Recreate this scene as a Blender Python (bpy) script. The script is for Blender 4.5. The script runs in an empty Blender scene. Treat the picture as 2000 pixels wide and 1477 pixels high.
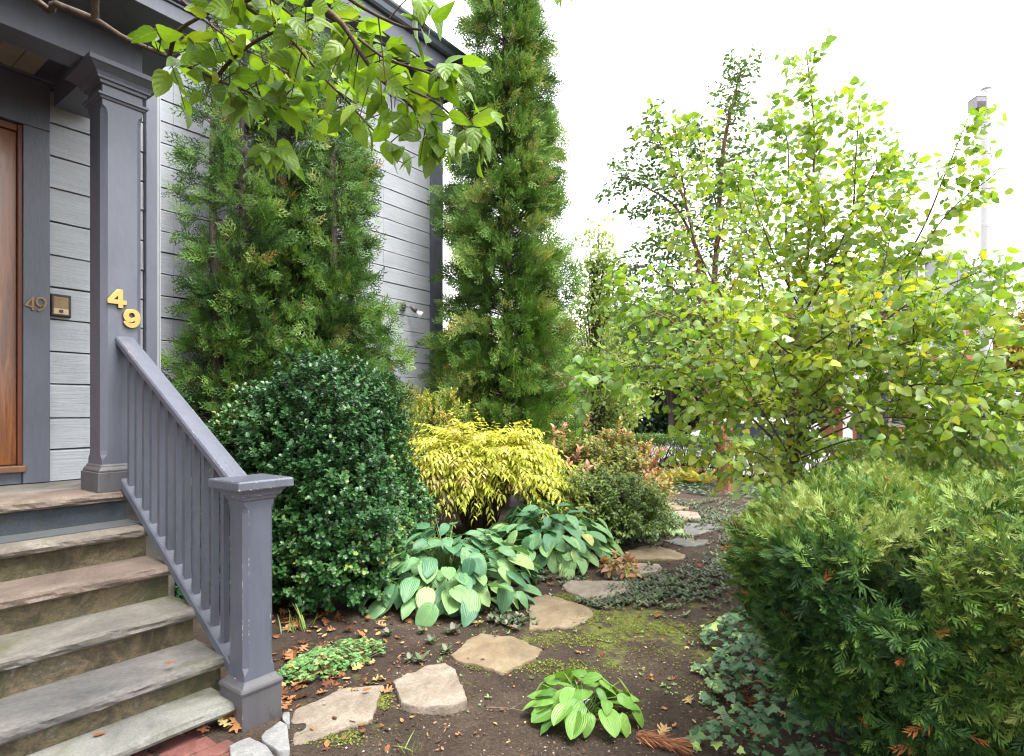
import bpy, bmesh, math, random
import numpy as np
from mathutils import Vector, Matrix, noise as mnoise

scene = bpy.context.scene
COL = scene.collection
R = math.radians
PI = math.pi

# ------------------------------------------------------------------ site frame
CAMH, FOC, HOR = 1.45, 1150.0, 800.0          # eye height; focal length and horizon in photo pixels
ANG = R(36.5)                                  # the facade runs away to the right at this angle
E1 = np.array([math.sin(ANG), math.cos(ANG), 0.0])     # along the facade
E2 = np.array([math.cos(ANG), -math.sin(ANG), 0.0])    # out of the facade, towards the street
ORG = np.array([-2.37, 3.37, 0.0])             # front left corner of the porch column
HROT = PI / 2 - ANG

def at(u, v, Y):
    return np.array([(u - 1000) / FOC * Y, Y, CAMH + (HOR - v) / FOC * Y])
def gnd(u, v, z=0.0):
    Y = (CAMH - z) * FOC / (v - HOR)
    return np.array([(u - 1000) / FOC * Y, Y, z])
def L(s, d, z=0.0):                            # site coordinates: along facade, out from column front, up
    return ORG + s * E1 + d * E2 + np.array([0, 0, z])
def toloc(P):
    Q = np.asarray(P, float) - ORG
    return Q @ E1, Q @ E2

# ------------------------------------------------------------------ objects
def tag(o, label=None, cat=None, group=None, kind=None):
    if label: o['label'] = label
    if cat: o['category'] = cat
    if group: o['group'] = group
    if kind: o['kind'] = kind
    return o
def thing(name, label, cat, loc=(0, 0, 0), rz=0.0, group=None):
    o = bpy.data.objects.new(name, None); COL.objects.link(o)
    o.empty_display_size = .1
    o.location = [float(c) for c in loc]; o.rotation_euler = (0, 0, rz)
    return tag(o, label, cat, group)
def link(name, data, mat=None, parent=None, label=None):
    o = bpy.data.objects.new(name, data); COL.objects.link(o)
    if mat and not data.materials: data.materials.append(mat)
    if parent: o.parent = parent
    if label: o['label'] = label
    return o
def copy_tree(o, parent=None):
    c = o.copy(); COL.objects.link(c)
    if parent: c.parent = parent
    for ch in list(o.children): copy_tree(ch, c)
    return c

class MB:
    """collects simple solids and links them as one mesh"""
    def __init__(s): s.v = []; s.f = []
    def box(s, x0, x1, y0, y1, z0, z1):
        n = len(s.v)
        s.v += [(x0,y0,z0),(x1,y0,z0),(x1,y1,z0),(x0,y1,z0),(x0,y0,z1),(x1,y0,z1),(x1,y1,z1),(x0,y1,z1)]
        s.f += [tuple(n+i for i in q) for q in ((0,3,2,1),(4,5,6,7),(0,1,5,4),(1,2,6,5),(2,3,7,6),(3,0,4,7))]
        return s
    def loft(s, rings, closed=True, caps=True):
        n = len(s.v); k = len(rings[0])
        for r in rings: s.v += [tuple(map(float, p)) for p in r]
        for i in range(len(rings) - 1):
            for j in range(k if closed else k - 1):
                a = n + i*k + j; b = n + i*k + (j+1) % k
                s.f.append((a, b, b + k, a + k))
        if caps:
            s.f.append(tuple(n + j for j in range(k))[::-1])
            s.f.append(tuple(n + (len(rings)-1)*k + j for j in range(k)))
        return s
    def square(s, cx, cy, prof):               # prof: (z, half size, chamfer)
        rings = []
        for z, h, c in prof:
            c = max(c, .0015)
            rings.append([(cx+x, cy+y, z) for x, y in ((h-c,-h),(h,-h+c),(h,h-c),(h-c,h),(-h+c,h),(-h,h-c),(-h,-h+c),(-h+c,-h))])
        return s.loft(rings)
    def lathe(s, cx, cy, prof, n=16):
        return s.loft([[(cx+r*math.cos(2*PI*j/n), cy+r*math.sin(2*PI*j/n), z) for j in range(n)] for z, r in prof])
    def tube(s, pts, rad, n=8):
        pts = [Vector(p) for p in pts]; rings = []
        if not hasattr(rad, '__len__'): rad = [rad]*len(pts)
        up = Vector((.31, .22, .93))
        for i, p in enumerate(pts):
            d = (pts[min(i+1, len(pts)-1)] - pts[max(i-1, 0)]).normalized()
            a = d.cross(up)
            if a.length < .05: a = d.cross(Vector((1, 0, 0)))
            a.normalize(); b = d.cross(a)
            rings.append([tuple(p + rad[i]*(a*math.cos(2*PI*j/n) + b*math.sin(2*PI*j/n))) for j in range(n)])
        return s.loft(rings)
    def build(s, name, mat, parent=None, bevel=0.0, smooth=False, label=None, seg=2):
        me = bpy.data.meshes.new(name); me.from_pydata(s.v, [], s.f); me.update()
        bm = bmesh.new(); bm.from_mesh(me); bmesh.ops.recalc_face_normals(bm, faces=bm.faces); bm.to_mesh(me); bm.free()
        o = link(name, me, mat, parent, label)
        if smooth:
            for p in me.polygons: p.use_smooth = True
        if bevel:
            m = o.modifiers.new('bevel', 'BEVEL'); m.width = bevel; m.segments = seg; m.limit_method = 'ANGLE'; m.angle_limit = R(35)
        return o

# ------------------------------------------------------------------ foliage machinery (numpy)
class Tpl:
    def __init__(s, v, t, a):
        s.v = np.array(v, float); s.t = np.array(t, int); s.a = np.array(a, float)   # a: across, along
def leaf_tpl(nl, cols, W, pa, pb, fold=.15, droop=.2, serr=0., wave=0., corr=0., heart=0., curl=0.):
    ts = np.linspace(0, 1, nl + 1); av = np.linspace(-1, 1, cols)
    mx = (pa/(pa+pb))**pa * (pb/(pa+pb))**pb
    V = []; A = []
    for i, t in enumerate(ts):
        w = W * (max(t, 1e-4)**pa) * ((1-t)**pb) / mx
        w = max(w, .004)
        if serr and 0 < i < nl: w *= 1 + serr*(1 if i % 2 else -1)
        for a in av:
            z = fold*abs(a)*w - droop*t*t + wave*W*abs(a)*math.sin(t*17 + a*2) + corr*math.cos(a*PI*5)*w - curl*(a*a)*w
            y = t - heart*abs(a)**1.5*(1-t)**3
            V.append((a*w, y, z)); A.append((a, t))
    T = []
    for i in range(nl):
        for j in range(cols - 1):
            p = i*cols + j
            T += [(p, p+1, p+cols+1), (p, p+cols+1, p+cols)]
    return Tpl(V, T, A)
def fan_tpl(outline, bump=.06):
    V = [(0, 0.25, bump)]; A = [(0, .3)]
    for x, y in outline:
        V.append((x, y, -bump*.6*(x*x + (y-.3)**2)*2)); A.append((x*2, y))
    n = len(outline)
    return Tpl(V, [(0, 1+i, 1+(i+1) % n) for i in range(n)], A)
def kite(p0, p1, w, z=0.0):
    p0 = np.array(p0, float); p1 = np.array(p1, float); d = p1 - p0
    s = np.cross(d, (0, 0, 1)); l = np.linalg.norm(s)
    s = s/l*w if l > 1e-6 else np.array([w, 0, 0])
    m = p0 + d*.45
    return [p0, m + s, p1, m - s]
def kites_tpl(quads, along=None):
    V = []; T = []; A = []
    for k, q in enumerate(quads):
        n = len(V); V += [tuple(p) for p in q]; T += [(n, n+1, n+2), (n, n+2, n+3)]
        A += [(0, 0), (1, .5), (0, 1), (-1, .5)]
    return Tpl(V, T, A)

def unit(v): return v / np.maximum(np.linalg.norm(v, axis=-1, keepdims=True), 1e-9)
class Fol:
    def __init__(s): s.V = []; s.T = []; s.A = []; s.n = 0
    def add(s, t, D, U, P, sc, rnd):
        P = np.atleast_2d(P); m = len(P)
        if m == 1: m = max(len(np.atleast_2d(D)), len(np.atleast_2d(U)), np.size(rnd)); P = np.broadcast_to(P, (m, 3))
        if m == 0: return
        D = unit(np.broadcast_to(D, (m, 3))); U = np.broadcast_to(U, (m, 3))
        S = np.cross(D, U); bad = np.linalg.norm(S, axis=1) < 1e-3
        S[bad] = np.cross(D[bad], np.array([.7, .3, .64])); S = unit(S); N = np.cross(S, D)
        M = np.stack([S, D, N], axis=1)                       # rows
        sc = np.broadcast_to(sc, (m,)); rnd = np.broadcast_to(rnd, (m,))
        k = len(t.v)
        v = np.einsum('ij,mjk->mik', t.v, M) * sc[:, None, None] + P[:, None]
        s.V.append(v.reshape(-1, 3))
        s.T.append((t.t[None] + (np.arange(m)*k)[:, None, None] + s.n).reshape(-1, 3))
        a = np.empty((m, k, 3)); a[:, :, 0] = rnd[:, None]; a[:, :, 1:] = t.a[None]
        s.A.append(a.reshape(-1, 3)); s.n += m*k
    def build(s, name, mat, parent=None, origin=(0, 0, 0), smooth=False, label=None, rz=0.):
        V = np.concatenate(s.V) - np.asarray(origin, float); T = np.concatenate(s.T); A = np.concatenate(s.A)
        return npmesh(name, V, T, mat, parent, A, smooth, label)
def npmesh(name, V, T, mat, parent=None, A=None, smooth=False, label=None):
    me = bpy.data.meshes.new(name)
    k = T.shape[1]
    me.vertices.add(len(V)); me.loops.add(T.size); me.polygons.add(len(T))
    me.vertices.foreach_set('co', V.astype(np.float32).ravel())
    me.loops.foreach_set('vertex_index', T.astype(np.int32).ravel())
    me.polygons.foreach_set('loop_start', (np.arange(len(T))*k).astype(np.int32))
    me.polygons.foreach_set('use_smooth', np.full(len(T), smooth))
    me.update(calc_edges=True)
    if A is not None:
        at_ = me.attributes.new('lf', 'FLOAT_VECTOR', 'POINT'); at_.data.foreach_set('vector', A.astype(np.float32).ravel())
    return link(name, me, mat, parent, label)

def spline(pts, n):
    """Catmull-Rom through pts, n samples"""
    P = np.asarray(pts, float); P = np.vstack([2*P[0]-P[1], P, 2*P[-1]-P[-2]])
    m = len(P) - 3; out = []
    for x in np.linspace(0, m - 1e-6, n):
        i = int(x); t = x - i; a, b, c, d = P[i:i+4]
        out.append(.5*((2*b) + (c-a)*t + (2*a-5*b+4*c-d)*t*t + (3*b-a-3*c+d)*t**3))
    return np.array(out)
class Tub:
    """many tapering tubes as one mesh"""
    def __init__(s, sides=6): s.V = []; s.F = []; s.n = 0; s.k = sides
    def add(s, pts, r0, r1=None, rad=None):
        P = np.asarray(pts, float); m = len(P); k = s.k
        if rad is None: rad = np.linspace(r0, r0 if r1 is None else r1, m)
        D = unit(np.gradient(P, axis=0)); up = np.array([.23, .31, .92]); A = np.cross(D, up)
        A = unit(np.where(np.linalg.norm(A, axis=1, keepdims=True) < .05, np.cross(D, np.array([1., 0, 0])), A)); B = np.cross(D, A)
        th = np.arange(k)*2*PI/k
        ring = P[:, None] + rad[:, None, None]*(A[:, None]*np.cos(th)[None, :, None] + B[:, None]*np.sin(th)[None, :, None])
        s.V.append(ring.reshape(-1, 3))
        i = np.arange(m-1)[:, None]*k; j = np.arange(k)[None]; j2 = (j+1) % k
        s.F.append((np.stack([i+j, i+j2, i+k+j2, i+k+j], -1) + s.n).reshape(-1, 4)); s.n += m*k
    def build(s, name, mat, parent=None, origin=(0, 0, 0), label=None):
        return npmesh(name, np.concatenate(s.V) - np.asarray(origin, float), np.concatenate(s.F), mat, parent, None, True, label)

def wob(P, f, seed):
    """cheap smooth noise, about -1..1"""
    g = np.random.default_rng(seed); P = np.asarray(P, float); o = np.zeros(P.shape[:-1])
    for i in range(5):
        w = g.normal(size=3)*f*(1 + .5*i); o = o + np.sin(P @ w + g.uniform(0, 6.28))/(1 + .4*i)
    return o/2.2

# ------------------------------------------------------------------ materials
def N(nt, typ, inp=None, **props):
    n = nt.nodes.new(typ)
    for k, v in props.items(): setattr(n, k, v)
    for k, v in (inp or {}).items():
        s = n.inputs[k]
        if isinstance(v, bpy.types.NodeSocket): nt.links.new(v, s)
        elif isinstance(v, (tuple, list)) and len(v) == 3 and s.type == 'RGBA': s.default_value = (*v, 1)
        else: s.default_value = v
    return n
def newmat(name):
    m = bpy.data.materials.new(name); m.use_nodes = True
    nt = m.node_tree
    return m, nt, nt.nodes['Principled BSDF']
def ramp(nt, fac, stops, interp='LINEAR'):
    r = nt.nodes.new('ShaderNodeValToRGB'); r.color_ramp.interpolation = interp
    e = r.color_ramp.elements
    while len(e) < len(stops): e.new(.5)
    for q, (p, c) in zip(e, stops): q.position = p; q.color = (*c, 1) if len(c) == 3 else c
    nt.links.new(fac, r.inputs[0]); return r.outputs[0]
def coord(nt, scale=(1, 1, 1)):
    c = N(nt, 'ShaderNodeTexCoord')
    return N(nt, 'ShaderNodeMapping', {0: c.outputs['Object'], 'Scale': scale}).outputs[0]
def noise(nt, vec, scale, detail=4, rough=.6, dist=0.):
    return N(nt, 'ShaderNodeTexNoise', {'Vector': vec, 'Scale': scale, 'Detail': detail, 'Roughness': rough, 'Distortion': dist}).outputs[0]
def mixc(nt, fac, a, b, mode='MIX'):
    m = N(nt, 'ShaderNodeMix', data_type='RGBA', blend_type=mode)
    for s, v in ((m.inputs[0], fac), (m.inputs[6], a), (m.inputs[7], b)):
        if isinstance(v, bpy.types.NodeSocket): nt.links.new(v, s)
        elif isinstance(v, (tuple, list)): s.default_value = (*v, 1)
        else: s.default_value = v
    return m.outputs[2]
def mth(nt, op, a, b=0., clamp=False):
    m = N(nt, 'ShaderNodeMath', operation=op, use_clamp=clamp)
    for i, v in enumerate((a, b)):
        if isinstance(v, bpy.types.NodeSocket): nt.links.new(v, m.inputs[i])
        else: m.inputs[i].default_value = v
    return m.outputs[0]
def bump(nt, bs, h, strength=.3, dist=.01):
    b = N(nt, 'ShaderNodeBump', {'Height': h, 'Strength': strength, 'Distance': dist})
    nt.links.new(b.outputs[0], bs.inputs['Normal'])
BW = [(0, (0, 0, 0)), (1, (1, 1, 1))]
def mask(nt, fac, lo, hi): return ramp(nt, fac, [(lo, (0, 0, 0)), (hi, (1, 1, 1))])

def m_paint(name, c, grain=(6, 6, 1.2), rough=.45, var=.14, bmp=.25, chips=0., chipc=(.62, .58, .48), dirt=None, fine=45):
    m, nt, b = newmat(name); v = coord(nt, grain)
    n1 = noise(nt, v, 3.2, 6, .65, .4); n2 = noise(nt, coord(nt), 1.7, 3)
    f = mth(nt, 'ADD', mth(nt, 'MULTIPLY', n1, .5), mth(nt, 'MULTIPLY', n2, .5))
    lo = tuple(x*(1-var) for x in c); hi = tuple(x*(1+var) for x in c)
    col = ramp(nt, f, [(.35, lo), (.65, hi)])
    if dirt:
        d = mask(nt, noise(nt, coord(nt, (1, 1, .45)), dirt[1], 7, .7), .56, .72)
        col = mixc(nt, mth(nt, 'MULTIPLY', d, dirt[2]), col, dirt[0])
    if chips:
        bev = N(nt, 'ShaderNodeBevel', {'Radius': .007}, samples=4)
        g = N(nt, 'ShaderNodeNewGeometry')
        dt = N(nt, 'ShaderNodeVectorMath', {0: bev.outputs[0], 1: g.outputs['Normal']}, operation='DOT_PRODUCT').outputs['Value']
        e = mask(nt, mth(nt, 'SUBTRACT', 1., dt), .03, .12)
        k = mask(nt, noise(nt, coord(nt), 60, 3), .56 - chips*.1, .62 - chips*.1)
        k = mth(nt, 'MULTIPLY', k, mask(nt, noise(nt, coord(nt), 5, 2), .50, .56)); col = mixc(nt, mth(nt, 'MULTIPLY', e, k), col, chipc)
    nt.links.new(col, b.inputs['Base Color'])
    rr = N(nt, 'ShaderNodeMapRange', {0: n1, 3: rough - .08, 4: rough + .12}).outputs[0]
    nt.links.new(rr, b.inputs['Roughness'])
    h = mth(nt, 'ADD', noise(nt, v, 9, 5, .7), mth(nt, 'MULTIPLY', noise(nt, coord(nt), fine, 3), .35))
    bump(nt, b, h, bmp, .006)
    return m
def m_stone(name, stops, scale=3., moss=0., mossc=(.05, .055, .012), dark=.5, darkc=(.03, .028, .022), bmp=.5, stretch=(1, 1, 1), rough=.85):
    m, nt, b = newmat(name); v = coord(nt, stretch)
    n = noise(nt, v, scale, 8, .68, .6)
    col = ramp(nt, n, stops)
    sp = noise(nt, v, 95, 3, .6)
    col = mixc(nt, .35, col, ramp(nt, sp, [(.3, (.35, .35, .35)), (.7, (1.5, 1.5, 1.5))]), 'MULTIPLY')
    if dark:
        d = mask(nt, noise(nt, v, scale*.8, 6, .7, 1.), .5, .72)
        col = mixc(nt, mth(nt, 'MULTIPLY', d, dark), col, darkc)
    if moss:
        k = mask(nt, noise(nt, coord(nt), 2.3, 7, .65, .5), .62 - moss*.2, .76 - moss*.16)
        col = mixc(nt, mth(nt, 'MULTIPLY', k, .8), col, mossc)
    nt.links.new(col, b.inputs['Base Color']); b.inputs['Roughness'].default_value = rough
    h = mth(nt, 'ADD', noise(nt, v, scale*5, 8, .7), mth(nt, 'MULTIPLY', sp, .3))
    bump(nt, b, h, bmp, .012)
    return m
def m_plain(name, c, rough=.5, metal=0., nscale=20, var=.15, bmp=.1, spec=.5, alpha=None, coat=0.):
    m, nt, b = newmat(name)
    n = noise(nt, coord(nt), nscale, 5, .65)
    nt.links.new(ramp(nt, n, [(.3, tuple(x*(1-var) for x in c)), (.7, tuple(min(1, x*(1+var)) for x in c))]), b.inputs['Base Color'])
    b.inputs['Roughness'].default_value = rough; b.inputs['Metallic'].default_value = metal
    b.inputs['Specular IOR Level'].default_value = spec
    if coat: b.inputs['Coat Weight'].default_value = coat; b.inputs['Coat Roughness'].default_value = .08
    if bmp: bump(nt, b, n, bmp, .004)
    return m
def m_leaf(name, stops, rough=.45, trans=.35, tcol=(1.25, 1.2, .5), spec=.4, veins=0., vfreq=7., vein_c=None, back=None, bmp=.0, spots=None, par=0.):
    """leaf: colour by the leaf's own random value, a midrib, optional side veins, light passing through"""
    m, nt, b = newmat(name)
    a = N(nt, 'ShaderNodeAttribute', attribute_name='lf', attribute_type='GEOMETRY')
    sx = N(nt, 'ShaderNodeSeparateXYZ', {0: a.outputs['Vector']})
    col = ramp(nt, sx.outputs[0], stops)
    ac = mth(nt, 'ABSOLUTE', sx.outputs[1])
    if veins:
        mid = mask(nt, ac, .03, .10); inv = mth(nt, 'SUBTRACT', 1., mid)
        w = mth(nt, 'SINE', mth(nt, 'MULTIPLY', ac, par*6.283)) if par else mth(nt, 'SINE', mth(nt, 'MULTIPLY', mth(nt, 'SUBTRACT', sx.outputs[2], mth(nt, 'MULTIPLY', ac, .32)), vfreq*6.283))
        sd = mth(nt, 'MULTIPLY', mask(nt, w, .80, .97), .5)
        f = mth(nt, 'MULTIPLY', mth(nt, 'MAXIMUM', inv, sd), veins)
        col = mixc(nt, f, col, vein_c or (.35, .42, .12))
        if bmp: bump(nt, b, w, bmp, .004)
    if spots:
        k = mask(nt, noise(nt, coord(nt), spots[1], 3), spots[2], spots[2] + .05)
        col = mixc(nt, mth(nt, 'MULTIPLY', k, .8), col, spots[0])
    col = mixc(nt, .5, col, ramp(nt, noise(nt, coord(nt), 14, 3), [(.3, (.75, .75, .75)), (.7, (1.25, 1.25, 1.25))]), 'MULTIPLY')
    fc = col
    if back:
        g = N(nt, 'ShaderNodeNewGeometry')
        fc = mixc(nt, g.outputs['Backfacing'], col, mixc(nt, back[1], col, back[0]))
    nt.links.new(fc, b.inputs['Base Color'])
    b.inputs['Roughness'].default_value = rough; b.inputs['Specular IOR Level'].default_value = spec
    if trans:
        tr = N(nt, 'ShaderNodeBsdfTranslucent', {0: mixc(nt, 1., col, tcol, 'MULTIPLY')})
        mx = N(nt, 'ShaderNodeMixShader', {0: trans, 1: b.outputs[0], 2: tr.outputs[0]})
        nt.links.new(mx.outputs[0], nt.nodes['Material Output'].inputs[0])
    return m
def m_bark(name, stops, scale=(18, 18, 4), bmp=.7, rough=.85):
    m, nt, b = newmat(name); v = coord(nt, scale)
    n = noise(nt, v, 1.2, 7, .7, .8)
    nt.links.new(ramp(nt, n, stops), b.inputs['Base Color']); b.inputs['Roughness'].default_value = rough
    bump(nt, b, n, bmp, .02); return m
# ------------------------------------------------------------------ house, porch, steps, railing
EXPOSURE = 2.42
SLATE = (.076, .082, .108)
paint = m_paint('slate_paint', SLATE, dirt=((.045, .048, .06), 2.1, .6), rough=.42, bmp=.45)
paint_chip = m_paint('slate_paint_chipped', SLATE, chips=.25, rough=.38, bmp=.35, dirt=((.06, .058, .062), 1.5, .4))
paint_base = m_paint('slate_paint_splashed', (.066, .064, .07), chips=.5, rough=.5, bmp=.3, dirt=((.035, .028, .022), 26, .8))
siding_m = m_paint('grey_clapboard_paint', (.285, .30, .325), grain=(.5, 4, 9), rough=.55, var=.12, bmp=.8, dirt=((.19, .197, .205), 2.4, .6), fine=32)
white_trim = m_plain('white_trim_paint', (.24, .25, .262), rough=.5, nscale=8, var=.06)
gap_m = m_plain('dark_gap', (.05, .055, .06), rough=.9)
ceil_m = m_plain('porch_ceiling_boards', (.20, .165, .13), rough=.6, nscale=6)
gutter_m = m_plain('gutter_metal', (.07, .085, .105), rough=.35, metal=.3, nscale=5)
glass_m = m_plain('window_glass', (.03, .04, .05), rough=.06, spec=.8, bmp=0)
def m_wood():
    m, nt, b = newmat('varnished_door_wood'); v = coord(nt, (9, 9, .55))
    n = noise(nt, v, 2.5, 8, .7, 1.2)
    nt.links.new(ramp(nt, n, [(.3, (.05, .015, .004)), (.5, (.15, .048, .010)), (.7, (.27, .10, .022))]), b.inputs['Base Color'])
    b.inputs['Roughness'].default_value = .3; b.inputs['Coat Weight'].default_value = .5; b.inputs['Coat Roughness'].default_value = .15
    bump(nt, b, n, .1, .004); return m
wood_m = m_wood()
sill_m = m_plain('worn_sill_wood', (.13, .06, .03), rough=.55, nscale=15, var=.4)
brass_m = m_plain('polished_brass', (.33, .235, .085), rough=.3, metal=1., nscale=9, var=.12, bmp=.05)
bronze_m = m_plain('dull_bronze', (.22, .15, .075), rough=.4, metal=.8, nscale=14, var=.2)
black_m = m_plain('black_plastic', (.015, .015, .016), rough=.4)

house = thing('clapboard_house', 'pale grey clapboard house with dark slate trim, pillared porch and brown wooden door', 'house', L(0, 0), HROT)
rng = np.random.default_rng(5)

def clapboards(name, x0, x1, y, z0, course, top, seed, joints=()):
    """boards with slightly wavy lower edges, a dark gap between courses; front face at y"""
    g = np.random.default_rng(seed); mb = MB(); z = z0; k = 0
    while z < top - .02:
        h = min(course*(1 + g.uniform(-.04, .04)), top - z)
        cuts = [x0] + sorted(x for x in joints if x0 < x < x1) * (1 if k % 2 else 1) + [x1]
        for a, b in zip(cuts[:-1], cuts[1:]):
            n = max(2, int((b - a)/.12)); gap = .0075 + g.uniform(0, .003)
            ph, am = g.uniform(0, 9), g.uniform(.0008, .003)
            xs = np.linspace(a + .0012, b - .0012, n + 1); rings = []
            for x in xs:
                wv = am*(math.sin(x*3.1 + ph) + .7*math.sin(x*9.7 + ph*2)) + g.normal()*.0007
                out = .003*math.sin(x*1.3 + ph) + g.normal()*.0005
                zb = z + gap + wv; zt = z + h
                rings.append([(x, y + .022, zb), (x, y - .004 + out, zb), (x, y - .003 + out, zb + .02), (x, y + out, zt - .012), (x, y + .006, zt), (x, y + .022, zt)])
            mb.loft(rings)
        z += h; k += 1
    return mb.build(name, siding_m, house)

# vestibule front wall (behind the porch column) and its backing
VW, MW = .90, 2.55
clapboards('siding', .016, .590, VW, .965, .2195, 3.70, 11)
MB().box(-3.2, -.95, VW + .03, VW + .2, .3, 3.70).box(.0, .69, VW + .023, VW + .2, .3, 3.70).box(-.95, .0, VW + .03, VW + .2, 3.40, 3.70).box(.64, .695, VW + .2, MW, .0, 3.655).box(.51, .691, VW + .023, VW + .2, 3.702, 4.05).build('wall', gap_m, house)
clapboards('siding', -3.2, -1.08, VW, .965, .2195, 3.70, 12)
# main wall
clapboards('siding', .696, 5.285, MW, .35, .2245, 6.24, 13, joints=(1.52, 3.05, 4.35))
MB().box(-3.2, 5.50, MW + .024, MW + .2, .30, 6.75).box(5.3, 5.5, MW + .2, 8.5, .3, 6.75).build('wall', gap_m, house)
MB().box(-3.2, .695, MW, MW + .02, 3.72, 6.24).build('wall', siding_m, house)
m_found = m_stone('rubble_foundation', [(.3, (.12, .11, .10)), (.7, (.26, .25, .23))], 4.)
MB().box(.70, 5.56, MW + .03, MW + .5, -.3, .345).build('foundation', m_found, house)
# corner board, frieze, eave with gutter
MB().box(5.287, 5.555, MW - .028, MW + .02, .30, 6.24).box(5.50, 5.556, MW + .021, MW + .25, .30, 6.24).build('corner_board', paint, house, .004)
MB().box(-3.2, 5.553, MW - .034, MW + .02, 6.242, 6.49).build('frieze_board', paint, house, .004)
MB().box(-3.2, 5.80, 2.14, MW + .25, 6.49, 6.53).build('soffit', m_plain('soffit_paint', (.09, .10, .125), .5), house)
MB().box(-3.2, 5.81, 2.11, 2.138, 6.46, 6.70).box(5.782, 5.811, 2.139, 8.0, 6.46, 6.70).build('eave_fascia', paint, house, .004)
prof = [(2.108, 6.70), (2.06, 6.70), (2.035, 6.73), (2.02, 6.79), (1.99, 6.83), (1.985, 6.86), (1.995, 6.87), (2.005, 6.855), (2.04, 6.80), (2.06, 6.73), (2.107, 6.72)]
MB().loft([[(x, y, z) for y, z in prof] for x in (-3.2, 5.83)]).build('gutter', gutter_m, house)
MB().loft([[(x, 2.10, 6.71), (x, 5.0, 7.9), (x, 5.0, 7.86), (x, 2.15, 6.66)] for x in (-3.2, 5.83)]).build('roof', m_plain('dark_roof_shingle', (.06, .06, .065), .9), house)

def window(x0, x1, z0, z1):
    fr = MB(); t = .10
    fr.box(x0 - t, x0, MW - .03, MW + .01, z0 - .02, z1 + .02).box(x1, x1 + t, MW - .03, MW + .01, z0 - .02, z1 + .02)
    fr.box(x0 - t - .03, x1 + t + .03, MW - .05, MW + .01, z1 + .022, z1 + .15)
    o = fr.build('window', paint, house, .004)
    MB().box(x0 - t - .03, x1 + t + .03, MW - .07, MW + .01, z0 - .075, z0 - .022).build('sill', paint, o, .004)
    s = MB(); zm = (z0 + z1)/2
    for a, b in ((z0 - .02, zm - .002), (zm + .002, z1 + .02)):
        s.box(x0, x0 + .045, MW - .022, MW + .012, a, b).box(x1 - .045, x1, MW - .022, MW + .012, a, b)
        s.box(x0 + .046, x1 - .046, MW - .022, MW + .012, a, a + .05).box(x0 + .046, x1 - .046, MW - .022, MW + .012, b - .05, b)
    s.build('sash', white_trim, o, .002)
    MB().box(x0 + .04, x1 - .04, MW - .016, MW - .013, z0, zm - .02).box(x0 + .04, x1 - .04, MW - .016, MW - .013, zm + .02, z1).build('pane', glass_m, o)
window(2.55, 3.42, 1.55, 3.22)
window(2.55, 3.42, 4.25, 5.75)

# pilaster and white corner strip on the vestibule
MB().box(.592, .668, VW - .045, VW + .02, .97, 4.05).build('pilaster', paint, house, .004)
wt = MB()
for a, b in ((.669, .678), (.6795, .6885), (.690, .6995)): wt.box(a, b, VW - .03, VW + .03, .2, 4.05)
wt.build('corner_strip', white_trim, house, .002)

# door, casing, threshold
MB().box(-.126, .0155, VW - .035, VW + .03, .972, 3.285).box(-1.07, -.93, VW - .035, VW + .03, .972, 3.285).box(-1.07, .0155, VW - .037, VW + .03, 3.287, 3.60).box(-1.10, .045, VW - .07, VW + .02, 3.602, 3.655).build('door_casing', paint, house, .004)
MB().box(-.93, -.128, VW - .01, VW + .06, .972, 1.045).build('threshold_board', paint, house, .003)
MB().box(-.95, -.112, VW - .05, VW + .06, 1.047, 1.09).build('threshold', sill_m, house, .006)
dr = MB().box(-.925, -.150, VW + .012, VW + .055, 1.095, 3.235).build('door', wood_m, house, .004)
MB().box(-.1485, -.1265, VW - .02, VW + .06, 1.092, 3.28).box(-.93, -.1495, VW - .01, VW + .06, 3.238, 3.28).build('door_stop', m_plain('dark_red_wood', (.11, .03, .012), .35, nscale=8), dr, .003)
MB().lathe(-.86, VW - .035, [(2.0, .012), (2.005, .02), (2.045, .02), (2.05, .012)], 12).build('handle', bronze_m, dr)

# landing soffit: entablature, porch ceiling, cornice
MB().box(-3.1, .243, .03, .22, 3.452, 3.66).box(.03, .2425, .221, VW - .05, 3.453, 3.66).build('entablature', paint, house, .003)
cb = MB()
for i in range(28): cb.box(-3.1 + i*.112, -3.1 + i*.112 + .109, .223, VW + .02, 3.61, 3.64) if -3.1 + i*.112 + .109 < .03 else None
cb.build('porch_ceiling', ceil_m, house, .003)
cn = MB(); X1, Y0 = .415, -.39
cn.box(-3.2, X1, Y0, 2.54, 3.662, 3.70)
def ring(o, z): return [(-3.2, Y0 - o, z), (X1 + o, Y0 - o, z), (X1 + o, 2.54, z), (-3.2, 2.54, z)]
for a in ([(.004, 3.652), (.004, 3.735)], [(.016, 3.737), (.016, 3.75), (.006, 3.756)], [(.03, 3.757), (.034, 3.775), (.05, 3.80), (.075, 3.83), (.085, 3.835), (.085, 3.865)]):
    cn.loft([ring(o, z) for o, z in a])
cn.build('porch_roof', paint, house, .003)

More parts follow.
